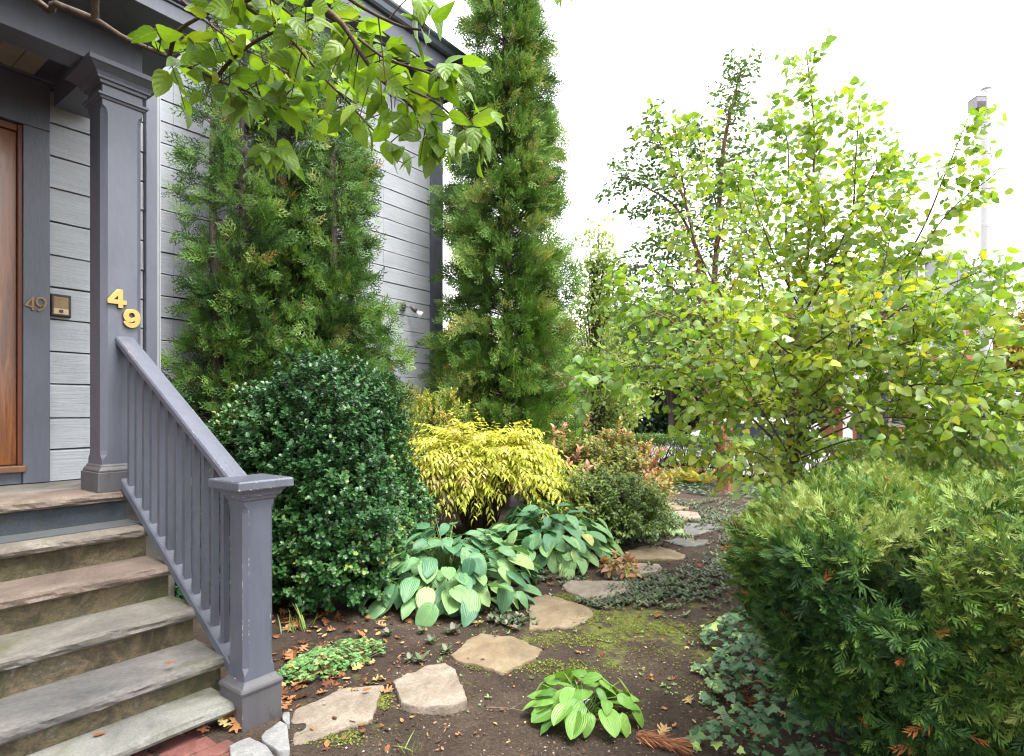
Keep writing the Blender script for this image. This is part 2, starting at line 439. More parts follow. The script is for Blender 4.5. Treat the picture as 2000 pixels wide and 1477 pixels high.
# the porch column, with capital and base
CX, CY, CH = .138, .138, .1075
col = MB().square(CX, CY, [(1.05, CH, .003), (1.15, CH, .003), (1.165, CH, .008), (1.185, CH, .026), (1.21, CH, .03), (3.18, CH, .03), (3.205, CH, .024), (3.222, CH, .006), (3.23, CH, .003), (3.45, CH, .003)]).build('porch_column', paint, house)
MB().square(CX, CY, [(.97, .137, .004), (1.083, .137, .004), (1.085, .133, .004)]).square(CX, CY, [(1.086, .130, .004), (1.096, .130, .004), (1.106, .124, .004), (1.114, .117, .003), (1.122, .115, .003), (1.13, .108, .003)]).build('base', paint_base, col, .002)
MB().square(CX, CY, [(3.254, .108, .002), (3.258, .117, .002), (3.268, .121, .002), (3.272, .132, .002), (3.285, .132, .002), (3.288, .112, .002)]).square(CX, CY, [(3.338, .108, .002), (3.343, .122, .002), (3.358, .126, .002), (3.362, .139, .002), (3.374, .142, .002), (3.392, .152, .002), (3.408, .172, .002), (3.418, .186, .002), (3.424, .198, .002), (3.451, .198, .002)]).build('capital', paint, col)

c2 = copy_tree(col, house); c2.location = (-2.42, 0, 0)
# numerals
def glyph(name, loops, x0, x1, z0, z1, y, depth, mat, bev, label, cat, rz=HROT):
    """flat lettering cut from outlines, standing on the house front"""
    t = bpy.data.curves.new(name, 'CURVE'); t.dimensions = '2D'; t.fill_mode = 'BOTH'; t.extrude = depth; t.bevel_depth = bev; t.bevel_resolution = 2
    allp = np.concatenate([np.array(l[0], float) for l in loops]); mn, mx = allp.min(0), allp.max(0)
    for pts, smooth in loops:
        P = np.array(pts, float); X = x0 + (P[:, 0]-mn[0])/(mx[0]-mn[0])*(x1-x0); Z = z1 - (P[:, 1]-mn[1])/(mx[1]-mn[1])*(z1-z0)
        sp = t.splines.new('BEZIER' if smooth else 'POLY')
        if smooth:
            sp.bezier_points.add(len(P) - 1)
            for q, x, z in zip(sp.bezier_points, X, Z): q.co = (x - x0, z - z0, 0); q.handle_left_type = q.handle_right_type = 'AUTO'
        else:
            sp.points.add(len(P) - 1)
            for q, x, z in zip(sp.points, X, Z): q.co = (x - x0, z - z0, 0, 1)
        sp.use_cyclic_u = True
    tmp = bpy.data.objects.new('tmp_outline', t); me = bpy.data.meshes.new_from_object(tmp); bpy.data.objects.remove(tmp); bpy.data.curves.remove(t)
    me.materials.clear(); o = link(name, me, mat); o.location = L(x0, -y, z0); o.rotation_euler = (PI/2, 0, rz)
    return tag(o, label, cat)
four = [([(1300,130),(1357,130),(1360,262),(1403,262),(1403,312),(1362,312),(1362,356),(1306,356),(1306,312),(1186,312),(1183,262)], 0), ([(1306,200),(1306,264),(1246,264)], 0)]
nine_o = [(1450,358),(1405,366),(1368,396),(1356,442),(1368,486),(1405,514),(1450,516),(1490,500),(1482,522),(1455,532),(1420,526),(1380,512),(1362,514),(1378,552),(1425,580),(1480,578),(1528,546),(1549,500),(1553,440),(1538,392),(1500,364)]
nine_i = [(1453+36*math.cos(k*PI/4), 432+34*math.sin(k*PI/4)) for k in range(8)]
g4 = glyph('house_number', four, .053, .152, 2.050, 2.157, .020, .004, brass_m, .002, 'polished brass numeral 4 on the porch column', 'house number')
g9 = glyph('house_number', [(nine_o, 1), (nine_i, 1)], .136, .226, 1.940, 2.048, .020, .004, brass_m, .002, 'polished brass numeral 9 low on the porch column, above the handrail', 'house number')
for g, x, zs in ((g4, (.070, .074), (.095, .014)), (g9, (.047,), (.096,))):
    for xx, zz in zip(x, zs):
        me = MB().lathe(0, 0, [(-.001, .0028), (.0012, .0026), (.002, .001)], 8).build('screw', bronze_m, g); me.location = (xx, zz, .0058)
sf = [([(385,235),(388,345),(406,347),(406,360),(389,360),(390,388),(362,388),(362,360),(275,346),(275,338)], 0), ([(362,268),(362,346),(306,338)], 0)]
sn_o = [(465,238),(425,250),(402,290),(415,330),(452,350),(492,342),(470,365),(422,384),(424,397),(472,388),(512,352),(530,300),(522,262),(498,243)]
sn_i = [(463+42*math.cos(k*PI/4), 297+40*math.sin(k*PI/4)) for k in range(8)]
glyph('house_number', sf, -.122, -.066, 2.094, 2.184, VW - .041, .004, bronze_m, .001, 'dull bronze numeral 4 on the slate door casing', 'house number')
glyph('house_number', [(sn_o, 1), (sn_i, 1)], -.064, -.006, 2.094, 2.184, VW - .041, .004, bronze_m, .001, 'dull bronze numeral 9 on the slate door casing beside the intercom', 'house number')

ic = thing('intercom', 'square bronze intercom box with speaker grille on the siding beside the door', 'intercom', L(.076, -VW, 2.146), HROT)
MB().loft([[(x*w_, y, z*h_) for x, z in ((-1,-1),(1,-1),(1,1),(-1,1))] for y, w_, h_ in ((-.004, .058, .075), (-.026, .058, .075), (-.036, .050, .067), (-.036, .044, .061), (-.030, .044, .061))]).build('housing', m_plain('dark_bronze_case', (.045, .03, .022), .3, .5, nscale=20, var=.4), ic, .0015)
gr = MB()
for i in range(22):
    for j in range(11): gr.box(-.038 + i*.0035, -.0355 + i*.0035, -.0335, -.0325, -.012 + j*.006, -.0075 + j*.006)
MB().box(-.041, .041, -.0325, -.0305, -.018, .058).build('speaker_grille', m_plain('grille', (.20, .15, .11), .45, .6, nscale=60), ic)
gr.build('mesh_bars', bronze_m, ic)
MB().box(-.041, .041, -.0328, -.0303, -.057, -.0195).build('name_plate', m_plain('tan_plate', (.42, .32, .2), .4, .3), ic)
MB().box(-.011, .011, -.040, -.0325, -.047, -.028).build('button', black_m, ic, .002)

# twin floodlight on the main wall
fl = thing('floodlight', 'small grey security floodlight with a bare bulb on the siding near the house corner', 'floodlight', L(4.70, -MW, 2.965), HROT)
gm = m_plain('grey_cast_metal', (.22, .21, .20), .5, .3)
MB().box(-.045, .045, -.05, .0, -.06, .055).build('junction_box', gm, fl, .008)
def tilt(pts): return pts
MB().tube([(.045, -.04, .0), (.08, -.06, .0), (.115, -.08, .005)], .009).tube([(.112, -.08, .008), (.135, -.10, -.02), (.175, -.13, -.062)], [.02, .034, .036], 12).build('lamp_holder', m_plain('brown_lamp_holder', (.12, .10, .095), .5, .2), fl, smooth=True)
MB().tube([(.174, -.13, -.06), (.195, -.145, -.082), (.225, -.17, -.112), (.232, -.175, -.118)], [.026, .032, .06, .05], 14).build('bulb', m_plain('bulb_glass', (.72, .72, .72), .15, bmp=0), fl, smooth=True)
MB().tube([(-.02, -.05, .0), (-.02, -.085, -.01)], [.034, .030], 12).build('camera_eye', black_m, fl, smooth=True)

# ------------------------------------------------------------------ stone steps
steps = thing('stone_steps', 'worn mossy stone steps with rough nosings rising to the porch', 'steps', L(0, 0), HROT)
brown = [(.3, (.065, .047, .036)), (.5, (.125, .094, .074)), (.7, (.20, .16, .13))]
grey = [(.3, (.062, .062, .058)), (.5, (.128, .117, .10)), (.7, (.205, .19, .165))]
tread_m = [m_stone('brown_landing_stone', brown, 2.2, .15, dark=.25, bmp=.4), m_stone('tan_tread_stone', [(.3, (.06, .05, .04)), (.5, (.12, .102, .083)), (.7, (.20, .175, .15))], 2.4, .2, dark=.35, bmp=.4),
           m_stone('brown_tread_stone', brown, 2.0, .25, dark=.35, bmp=.4), m_stone('blue_grey_tread_stone', grey, 1.8, .45, dark=.3, bmp=.4, stretch=(.5, 1, 1)),
           m_stone('grey_tread_stone', [(.3, (.052, .052, .055)), (.5, (.112, .104, .097)), (.7, (.18, .17, .158))], 1.9, .4, dark=.35, bmp=.4, stretch=(.5, 1, 1)), m_stone('pale_slab_stone', [(.3, (.09, .09, .08)), (.5, (.155, .155, .14)), (.7, (.23, .225, .20))], 2.1, .5, dark=.3, bmp=.35)]
riser_m = m_stone('mossy_riser_stone', [(.3, (.018, .017, .012)), (.43, (.06, .047, .025)), (.52, (.13, .098, .056)), (.6, (.07, .06, .035)), (.72, (.22, .205, .175))], 6.5, .85, (.035, .04, .01), dark=.9, darkc=(.012, .012, .010), bmp=1.)
riser_paint = m_stone('riser_slate_paint', [(.3, (.02, .028, .036)), (.7, (.04, .05, .06))], 2.5, .1, (.12, .08, .03), dark=.3, bmp=.35)
def tread(x0, x1, yf, yb, zt, th, mat, seed, rough=.010):
    """a slab with a rough hewn front; ring points run round the section"""
    n = int((x1 - x0)/.022); rings = []; g = np.random.default_rng(seed)
    sec = [(yb, 0.), (yf + .06, 0.), (yf + .022, -.001), (yf + .008, -.006), (yf + .001, -.016), (yf - .001, -.03), (yf + .003, -.044), (yf + .010, -th + .006), (yf + .02, -th), (yb, -th)]
    xs = np.linspace(x0, x1, n)
    for x in xs:
        r = []
        for k, (y, z) in enumerate(sec):
            a = rough*(.0, .25, .5, .8, 1, 1, 1, .8, .5, 0)[k]
            if a:
                q = Vector((x*9, k*.9, seed)); w_ = mnoise.noise(q) + .6*mnoise.noise(q*3.1)
                y2 = y + a*w_ + .012*a/rough*mnoise.noise(Vector((x*1.5, 2, seed)))
                z2 = z + a*.3*mnoise.noise(q*1.7 + Vector((7, 0, 0)))
            else: y2, z2 = y, z
            r.append((x, y2, zt + z2 + .003*mnoise.noise(Vector((x*1.1, y, seed)))))
        rings.append(r)
    return MB().loft(rings).build('tread', mat, steps, smooth=False)
XL, XR = -3.0, .165
for k in range(5):
    yf, zt = -.02 - .277*k, .97 - .175*k
    tread(XL, XR, yf, (.34 if k == 0 else yf + .325), zt, .058, tread_m[k], 31 + k)
MB().box(XL, .692, .342, VW + .022, .912, .967).box(XL, XR - .03, .06, VW + .02, .0, .910).box(XR - .028, .69, .62, VW + .02, 0, .910).build('landing', m_stone('grey_landing_flag', grey, 2.2, .2, dark=.3, bmp=.3), steps, .003)
tread(XL, .105, -1.315, -1.02, .125, .046, tread_m[5], 37, .005)
for k in range(5):
    y0 = .03 - .277*k; z1 = .97 - .175*k - .0585; z0 = max(z1 - .118, .10)
    n = 70; rings = []
    for x in np.linspace(XL, XR - .012, n*2):
        f = .006*mnoise.noise(Vector((x*6, k*3., 1))) + .005*mnoise.noise(Vector((x*17, k, 4)))
        rings.append([(x, y0 + f, z0 - .01), (x, y0 + f*.6 - .002, (z0+z1)/2), (x, y0 + f, z1), (x, y0 + .24, z1), (x, y0 + .24, z0 - .01)])
    MB().loft(rings).build('riser', riser_paint if k == 0 else riser_m, steps)
MB().box(XL, .10, -1.20, -.86, .0, .077).box(XL, XR - .02, -.85, -.05, .0, .09).box(XL, XR - .02, -.50, -.02, .10, .40).box(XL, XR - .02, -.2, -.01, .41, .80).build('step_core', gap_m, steps)

# ------------------------------------------------------------------ stair railing with newel
rail = thing('stair_railing', 'slate painted wooden stair railing with square balusters and a capped newel post', 'railing', L(.19, 1.29, 0), HROT)
def rl(x, y, z): return (x - .19, y + 1.29, z)
def sheared(prof, a, b):
    return MB().loft([[(px_ + e[0] - .19, e[1] + 1.29, pz_ + e[2]) for px_, pz_ in prof] for e in (a, b)])
sheared([(-.052, -.042), (-.052, -.014), (-.045, -.004), (-.012, 0), (.012, 0), (.045, -.004), (.052, -.014), (.052, -.042)], (.150, .029, 1.885), (.190, -1.185, 1.128)).build('handrail', paint_chip, rail)
sheared([(-.026, -.082), (-.026, -.0425), (.026, -.0425), (.026, -.082)], (.150, .029, 1.885), (.190, -1.21, 1.1125)).build('handrail_fillet', paint, rail, .002)
BA, BB = (.150, .004, 1.045), (.182, -1.212, .222)
sheared([(-.034, -.055), (-.034, -.008), (-.028, 0), (.028, 0), (.034, -.008), (.034, -.055)], BA, BB).build('bottom_rail', paint, rail)
for i in range(13):
    t = (i + .55)/13.15; y = .004 + t*(-1.216); x = .152 + t*.035
    zb = 1.045 + t*(-.823); sl_ = .823/1.216; th_ = (1.885 - 1.128)/1.214
    zt = 1.885 - .0795 + (y - .029)*th_
    h = .0155
    rings = [[rl(x+a, y+b, zb + b*sl_ - .004) for a, b in ((-h,-h),(h,-h),(h,h),(-h,h))], [rl(x+a, y+b, zt + b*th_) for a, b in ((-h,-h),(h,-h),(h,h),(-h,h))]]
    MB().loft(rings).build('baluster', paint, rail, .0015)
nw = MB().square(0, 0, [(.205, .073, .003), (.245, .073, .003), (.262, .073, .012), (.275, .073, .02), (.98, .073, .02), (1.0, .073, .015), (1.012, .073, .004), (1.05, .073, .003)]).build('newel_post', paint_chip, rail)
MB().square(0, 0, [(.0, .097, .002), (.168, .097, .002)]).square(0, 0, [(.169, .095, .003), (.172, .103, .006), (.182, .105, .008), (.192, .101, .006), (.198, .09, .004), (.21, .08, .003), (.218, .074, .003)]).build('base', paint_base, nw)
MB().square(0, 0, [(1.03, .0735, .002), (1.04, .082, .002), (1.052, .084, .002), (1.056, .095, .002), (1.07, .10, .002), (1.08, .11, .002), (1.088, .112, .002)]).square(0, 0, [(1.0885, .132, .004), (1.094, .136, .004), (1.124, .136, .004), (1.131, .131, .006)]).build('cap', paint_chip, nw)
# ------------------------------------------------------------------ ground, paving, stones, litter
def terrain(X, Y):
    P = np.stack([X, Y, np.zeros_like(X)], -1); Q = P - ORG
    s = Q @ E1; d = Q @ E2
    near = np.clip(1.5 - np.hypot(X - .8, Y - 4)/14, 0, 1)
    z = .014*wob(P*np.array([1, 1, 0]), 1.6, 3)*near + .006*wob(P, 5.5, 4)*near
    z = z - .42*np.clip((s - 11.75)/.35, 0, 1)*(1 - np.clip((d - 5.3)/.4, 0, 1)*0)
    z = np.where((d > 5.35) & (s < 11.75), z - .12*np.clip((d - 5.35)/.2, 0, 1), z)
    z = np.where(s > 11.75, np.minimum(z, -.10), z)
    return z
def gz(x, y): return float(terrain(np.array([x]), np.array([y]))[0])
def gzv(P): return terrain(P[:, 0], P[:, 1])
def axis(lo, hi, step, far):
    a = list(np.arange(lo, hi, step)); b = lo; c = hi; st = step; l = []; h = []
    while b > -far: st *= 1.35; b -= st; l.append(b)
    st = step
    while c < far: h.append(c); st *= 1.35; c += st
    return np.array(l[::-1] + a + h)
gx, gy = axis(-2.2, 4.5, .035, 900), axis(1.6, 9.0, .035, 900)
XX, YY = np.meshgrid(gx, gy); GZ = terrain(XX, YY)
fine = ((XX > -2.3) & (XX < 4.6) & (YY > 1.5) & (YY < 9.1))
PP = np.stack([XX, YY, GZ*0], -1)
GZ = GZ + np.where(fine, .004*wob(PP, 22, 8) + .003*wob(PP, 47, 9), 0)
V = np.stack([XX.ravel(), YY.ravel(), GZ.ravel()], -1); nx = len(gx)
i = (np.arange(len(gy) - 1)[:, None]*nx + np.arange(nx - 1)[None]).ravel()
T = np.stack([i, i + 1, i + nx + 1, i + nx], -1)
def m_soil():
    m, nt, b = newmat('dark_garden_soil'); v = coord(nt)
    n = noise(nt, v, 1.3, 8, .65, .3); f = noise(nt, v, 70, 5, .75)
    col = ramp(nt, n, [(.3, (.022, .015, .011)), (.5, (.045, .032, .024)), (.72, (.085, .063, .047))])
    col = mixc(nt, .75, col, ramp(nt, f, [(.32, (.3, .28, .28)), (.5, (.9, .9, .9)), (.72, (1.9, 1.8, 1.7))]), 'MULTIPLY')
    gs = mask(nt, noise(nt, v, 160, 2, .5), .70, .74)
    col = mixc(nt, mth(nt, 'MULTIPLY', gs, .6), col, (.30, .25, .20))
    # thin moss film on the trodden middle of the garden
    o = N(nt, 'ShaderNodeVectorMath', {0: v, 1: (.75, 4.0, 0)}, operation='SUBTRACT').outputs[0]
    ln = N(nt, 'ShaderNodeVectorMath', {0: N(nt, 'ShaderNodeVectorMath', {0: o, 1: (.95, 1.1, 0)}, operation='MULTIPLY').outputs[0]}, operation='LENGTH').outputs['Value']
    area = ramp(nt, ln, [(.0, (1, 1, 1)), (1.0, (0, 0, 0))])
    mo = mask(nt, mth(nt, 'ADD', mth(nt, 'MULTIPLY', area, .22), noise(nt, v, 4.2, 8, .72, .3)), .60, .74)
    col = mixc(nt, mth(nt, 'MULTIPLY', mo, .8), col, ramp(nt, f, [(.3, (.06, .075, .012)), (.7, (.17, .2, .035))]))
    nt.links.new(col, b.inputs['Base Color']); b.inputs['Roughness'].default_value = .95; b.inputs['Specular IOR Level'].default_value = .2
    bump(nt, b, mth(nt, 'ADD', f, mth(nt, 'MULTIPLY', noise(nt, v, 230, 2), .5)), .9, .012); return m
tag(npmesh('ground', V, T, m_soil(), None, None, True), kind='structure')

ovl_ = [(.0, 0), (.16, .14), (.25, .36), (.2, .62), (.1, .84), (0, 1), (-.1, .84), (-.2, .62), (-.25, .36), (-.16, .14)]
def curled(outline, n_lift, seed):
    g_ = np.random.default_rng(seed); V = []; A = []
    for i in range(7): V.append((0, i/6*.96 + .02, 0)); A.append((0, i/6))
    for x, y in outline: V.append((x, y, 0)); A.append((x*2, y))
    n = len(outline); T = []
    half = n//2
    for i in range(n):
        j = (i+1) % n; yi = min(6, max(0, round(outline[i][1]*6))); yj = min(6, max(0, round(outline[j][1]*6)))
        T.append((yi, 7+i, 7+j))
        if yi != yj: T.append((yi, 7+j, yj))
    V = np.array(V); c1, c2, c3 = g_.uniform(-.5, .9), g_.uniform(-.5, .9), g_.uniform(0, 6)
    V[:, 2] = c1*V[:, 0]**2*2 + c2*(V[:, 1]-.5)**2*.9 + .05*np.sin(V[:, 0]*11 + c3)*np.cos(V[:, 1]*9) + n_lift
    return Tpl(V, T, A)
# crumbs of soil, grit and wood chip lying on the soil
def rand_unit(g, n): return unit(g.normal(size=(n, 3)))
g = np.random.default_rng(77)
octa = Tpl([(1, 0, 0), (-.8, .1, 0), (.1, .7, 0), (0, -.8, 0), (0, 0, .6), (0, .1, -.5)], [(0,2,4),(2,1,4),(1,3,4),(3,0,4),(2,0,5),(1,2,5),(3,1,5),(0,3,5)], [(0, 0)]*6)
n = 16000
Yr = 2.25 + 6.5*g.random(n)**1.9; Xr = g.uniform(-1.0, 2.6, n)*np.clip(Yr/3.4, .8, 2)
P = np.stack([Xr, Yr, terrain(Xr, Yr)], -1)
fo = Fol(); D = rand_unit(g, n); D[:, 2] *= .3
fo.add(octa, D, np.array([0, 0, 1.]) + .3*rand_unit(g, n), P, .0022 + .008*g.random(n)**3.2, g.random(n))
m_crumb = m_leaf('soil_crumb', [(0, (.035, .024, .018)), (.55, (.07, .05, .038)), (.8, (.12, .085, .06)), (.93, (.2, .16, .125)), (1, (.42, .38, .33))], .9, 0, spec=.2)
tag(fo.build('soil_crumbs', m_crumb), 'grit and crumbs of dark soil over the garden bed', kind='stuff')

chips = [kites_tpl([kite((0, 0, .02), (0, 1, .1), .16)]), curled(ovl_, .02, 31), kites_tpl([kite((0, 0, 0), (0, 1, .05), .05), kite((0, .3, 0), (.3, .9, .1), .04)])]
fo = Fol(); n = 5200; Yr = 2.25 + 5.5*g.random(n)**1.7; Xr = g.uniform(-1.0, 2.4, n)*np.clip(Yr/3.4, .8, 2); P = np.stack([Xr, Yr, terrain(Xr, Yr) + .006], -1)
ok = wob(P*np.array([1, 1, 0]), 3.2, 90) + .5*g.normal(size=n) > -.2; P = P[ok]; n = len(P); D = rand_unit(g, n); D[:, 2] *= .25
for k in range(3): fo.add(chips[k], D[k::3], np.array([0, 0, 1.]) + .45*rand_unit(g, len(P[k::3])), P[k::3], (.008 + .03*g.random(len(P[k::3]))**2.2), g.random(len(P[k::3]))**1.3)
tag(fo.build('mulch_chips', m_leaf('mulch_chip', [(0, (.025, .016, .011)), (.45, (.06, .038, .024)), (.75, (.13, .075, .042)), (.92, (.22, .14, .085)), (1, (.30, .24, .17))], .85, .05, spec=.2)), 'small wood chips, bark bits and leaf scraps over the soil', kind='stuff')

# moss tufts
fo = Fol(); n = 9000
cs = [(gnd(1230, 1235), .55, .22), (gnd(1130, 1255), .4, .2), (gnd(1300, 1240), .35, .18), (gnd(1090, 1300), .3, .12), (gnd(660, 1440), .12, .06), (gnd(745, 1375), .05, .10), (gnd(920, 1325), .05, .14), (gnd(1115, 1165), .13, .06), (gnd(1255, 1096), .16, .05), (gnd(1380, 1320), .4, .3), (gnd(1150, 1200), .2, .1)]
wts = np.array([.2, .16, .13, .1, .05, .04, .05, .08, .05, .08, .06]); k = g.choice(len(cs), n, p=wts/wts.sum())
ctr = np.array([c[0] for c in cs])[k]; ext = np.array([c[1:] for c in cs])[k]
P = ctr + np.stack([g.normal(size=n)*ext[:, 0]*.6, g.normal(size=n)*ext[:, 1]*.6, np.zeros(n)], -1)
keep = wob(P, 9, 21) > -.05; P = P[keep]; P[:, 2] = gzv(P) + .001; n = len(P)
tuft = kites_tpl([kite((0, 0, 0), (math.cos(a)*.7, math.sin(a)*.7, .8), .22) for a in np.arange(6)*1.05])
fo.add(tuft, np.array([0, 1., 0]) + .5*rand_unit(g, n), np.array([0, 0, 1.]), P, .004 + .006*g.random(n), g.random(n))
tag(fo.build('moss', m_leaf('moss', [(0, (.07, .09, .012)), (.6, (.17, .2, .03)), (1, (.26, .29, .06))], .8, .2)), 'bright green moss in thin patches on the soil', kind='stuff')

# stepping stones
sand = [(.3, (.085, .06, .034)), (.5, (.155, .113, .066)), (.7, (.235, .185, .125))]
st_m = [m_stone('sandstone_pale', [(.3, (.10, .08, .06)), (.5, (.185, .15, .115)), (.7, (.27, .235, .19))], 5., .2, (.07, .07, .02), dark=.5, darkc=(.05, .038, .028), bmp=.7),
        m_stone('sandstone_tan', sand, 3., .3, (.09, .085, .025), dark=.4, darkc=(.10, .075, .045), bmp=.5),
        m_stone('flagstone_grey', [(.3, (.055, .052, .05)), (.5, (.092, .09, .085)), (.7, (.145, .14, .13))], 3., .25, (.08, .08, .03), dark=.3, bmp=.5)]
def slab(name, poly_px, mat, label, cat, group, th=.045, z0=0., lumpy=.006, seed=0, tilt=(0, 0), jit=.012):
    P2 = np.array([gnd(u, v, z0 + th)[:2] for u, v in poly_px]); c = P2.mean(0)
    area = sum(P2[i][0]*P2[(i+1) % len(P2)][1] - P2[(i+1) % len(P2)][0]*P2[i][1] for i in range(len(P2)))
    if area < 0: P2 = P2[::-1]
    pts = []
    for i in range(len(P2)):
        a, b = P2[i], P2[(i+1) % len(P2)]; m_ = max(1, int(np.linalg.norm(b - a)/.022))
        for j in range(m_): pts.append(a + (b - a)*j/m_)
    pts = np.array(pts); ce = pts - c; nn = len(pts)
    q = np.stack([pts[:, 0], pts[:, 1], np.full(nn, seed*3.1)], -1)
    pts = pts + unit(ce)*(jit*wob(q, 16, seed) + jit*.6*wob(q, 45, seed+1))[:, None]
    ce = pts - c
    base = gz(*c)
    def zt(p):
        tr = wob(np.array([p[0], p[1]*1.6, seed + 3.]), 6.5, seed + 11); tr = math.floor(tr*2.2)/2.2 + .12*(tr*2.2 % 1)
        return z0 + th + lumpy*.75*tr + lumpy*wob(np.array([p[0], p[1], seed]), 7, seed + 5) + lumpy*.5*wob(np.array([p[0], p[1], seed]), 24, seed + 6) + tilt[0]*(p[0]-c[0]) + tilt[1]*(p[1]-c[1])
    V = []; F = []
    rings = [(1.0, 'b'), (1.006, -.016), (1.0, -.006), (.988, -.0012), (.955, 0)] + [(f, 0) for f in (.8, .62, .42, .2)]
    for f, z in rings:
        for k_ in range(nn):
            p = c + ce[k_]*f
            V.append((p[0] - c[0], p[1] - c[1], (-.05 if z == 'b' else zt(p) + z*(1 + .5*mnoise.noise(Vector((p[0]*14, p[1]*14, seed))))) ))
    for r in range(len(rings) - 1):
        for k_ in range(nn):
            a = r*nn + k_; b = r*nn + (k_+1) % nn; F.append((a, b, b + nn, a + nn))
    V.append((0, 0, zt(c))); o0 = (len(rings)-1)*nn
    for k_ in range(nn): F.append((o0 + k_, o0 + (k_+1) % nn, len(V) - 1))
    me = bpy.data.meshes.new(name); me.from_pydata(V, [], F); me.update()
    for p in me.polygons: p.use_smooth = True
    o = link(name, me, mat); o.location = (c[0], c[1], 0)
    for p in pts:
        for _ in range(2): rim.append((p + (p - c)/np.linalg.norm(p - c)*abs(g.normal())*.016))
    return tag(o, label, cat, group)
rim = []
z5 = lambda l: [(x/2.56 + 500, y/2.56 + 900) for x, y in l]
z6 = lambda l: [(x/2.56 + 1000, y/2.56 + 900) for x, y in l]
SG = 'stepping stones of the garden path'
slab('stepping_stone', z5([(190,1290),(200,1240),(440,1140),(560,1120),(645,1115),(605,1190),(590,1285),(190,1420)]), st_m[0], 'long pinkish tan stepping stone beside the newel post and cobbles', 'stepping stone', SG, .018, 0, .005, 1)
slab('stepping_stone', z5([(690,1100),(850,1030),(945,1005),(1000,1055),(1062,1190),(985,1222),(790,1215),(735,1195)]), st_m[0], 'pale pointed stepping stone standing proud of the soil with a thick front edge', 'stepping stone', SG, .042, 0, .008, 2, (.0, .02))
slab('stepping_stone', z5([(980,965),(1050,900),(1130,855),(1290,880),(1430,940),(1400,980),(1230,1055),(1080,1015),(1000,990)]), st_m[1], 'ochre diamond-shaped stepping stone in front of the large hosta', 'stepping stone', SG, .016, 0, .005, 3)
slab('stepping_stone', z6([(80,690),(170,665),(390,735),(415,770),(300,830),(85,840)]), st_m[1], 'mottled tan stepping stone with lichen, next beyond the ochre diamond one', 'stepping stone', SG, .016, 0, .005, 4)
slab('stepping_stone', z6([(255,625),(290,595),(600,600),(612,625),(540,670),(400,697),(270,645)]), st_m[0], 'pale pinkish stepping stone with moss at its near left edge', 'stepping stone', SG, .02, 0, .006, 5)
slab('stepping_stone', z6([(455,570),(530,505),(740,515),(750,545),(640,565)]), st_m[0], 'flat pale brown stepping stone touching the right edge of the blue-green hosta', 'stepping stone', SG, .018, 0, .005, 6)
slab('stepping_stone', z6([(550,470),(600,440),(720,418),(870,465),(850,485),(620,490)]), st_m[1], 'wide brown domed stepping stone below the grey slabs', 'stepping stone', SG, .026, 0, .010, 7)
slab('stepping_stone', z6([(760,400),(830,380),(980,395),(970,415),(860,432)]), st_m[2], 'small grey-brown slab in front of the smooth dark grey flagstone', 'stepping stone', SG, .016, 0, .005, 8)
slab('stepping_stone', z6([(800,345),(830,310),(1040,308),(1030,340),(930,370),(815,362)]), st_m[2], 'smooth dark grey flagstone, widest of the far path stones', 'stepping stone', SG, .016, 0, .005, 9)
slab('stepping_stone', z6([(800,272),(815,250),(930,255),(942,285),(810,297)]), st_m[0], 'ridged pinkish stone just beyond the smooth dark grey flagstone', 'stepping stone', SG, .035, 0, .008, 10)
slab('stepping_stone', z6([(745,218),(810,208),(882,235),(770,246)]), st_m[1], 'thin greenish tan slab second from the far end of the path', 'stepping stone', SG, .03, 0, .005, 11)
slab('stepping_stone', z6([(700,190),(745,185),(792,203),(740,207)]), st_m[0], 'last small stone at the far end of the path by the yellow ferns', 'stepping stone', SG, .03, 0, .005, 12)
gran = m_stone('granite_edging', [(.3, (.12, .12, .12)), (.5, (.19, .19, .187)), (.7, (.27, .265, .26))], 5, 0, dark=.2, bmp=.5)
EG = 'granite edging stones at the foot of the newel'
zz6 = lambda l: [(x/5.714 + 250, y/5.714 + 1330) for x, y in l]
slab('edging_stone', zz6([(1130,740),(1200,690),(1300,625),(1360,608),(1500,680),(1580,740),(1640,860),(1600,1000),(1250,1000),(1150,860)]), gran, 'large rounded grey granite stone at the end of the brick paving', 'edging stone', EG, .04, 0, .006, 15, jit=.005)
slab('edging_stone', zz6([(1490,620),(1540,560),(1700,462),(1770,500),(1808,755),(1690,795),(1500,660)]), gran, 'angular grey granite stone between the newel base and the long tan stone', 'edging stone', EG, .04, 0, .006, 16, jit=.005)
slab('edging_stone', zz6([(1725,385),(1740,340),(1800,342),(1805,470),(1770,480),(1730,430)]), gran, 'smallest grey granite stone tucked at the right corner of the newel base', 'edging stone', EG, .04, 0, .004, 17, jit=.003)

rim = np.array(rim); rim = np.stack([rim[:, 0], rim[:, 1], terrain(rim[:, 0], rim[:, 1]) + .002], -1); fo = Fol(); n = len(rim)
fo.add(octa, rand_unit(g, n)*[1, 1, .3], np.array([0, 0, 1.]), rim, .003 + .010*g.random(n)**2, g.random(n)*.8)
tag(fo.build('soil_clods', m_crumb), 'dark clods of soil packed against the edges of the path stones', kind='stuff')

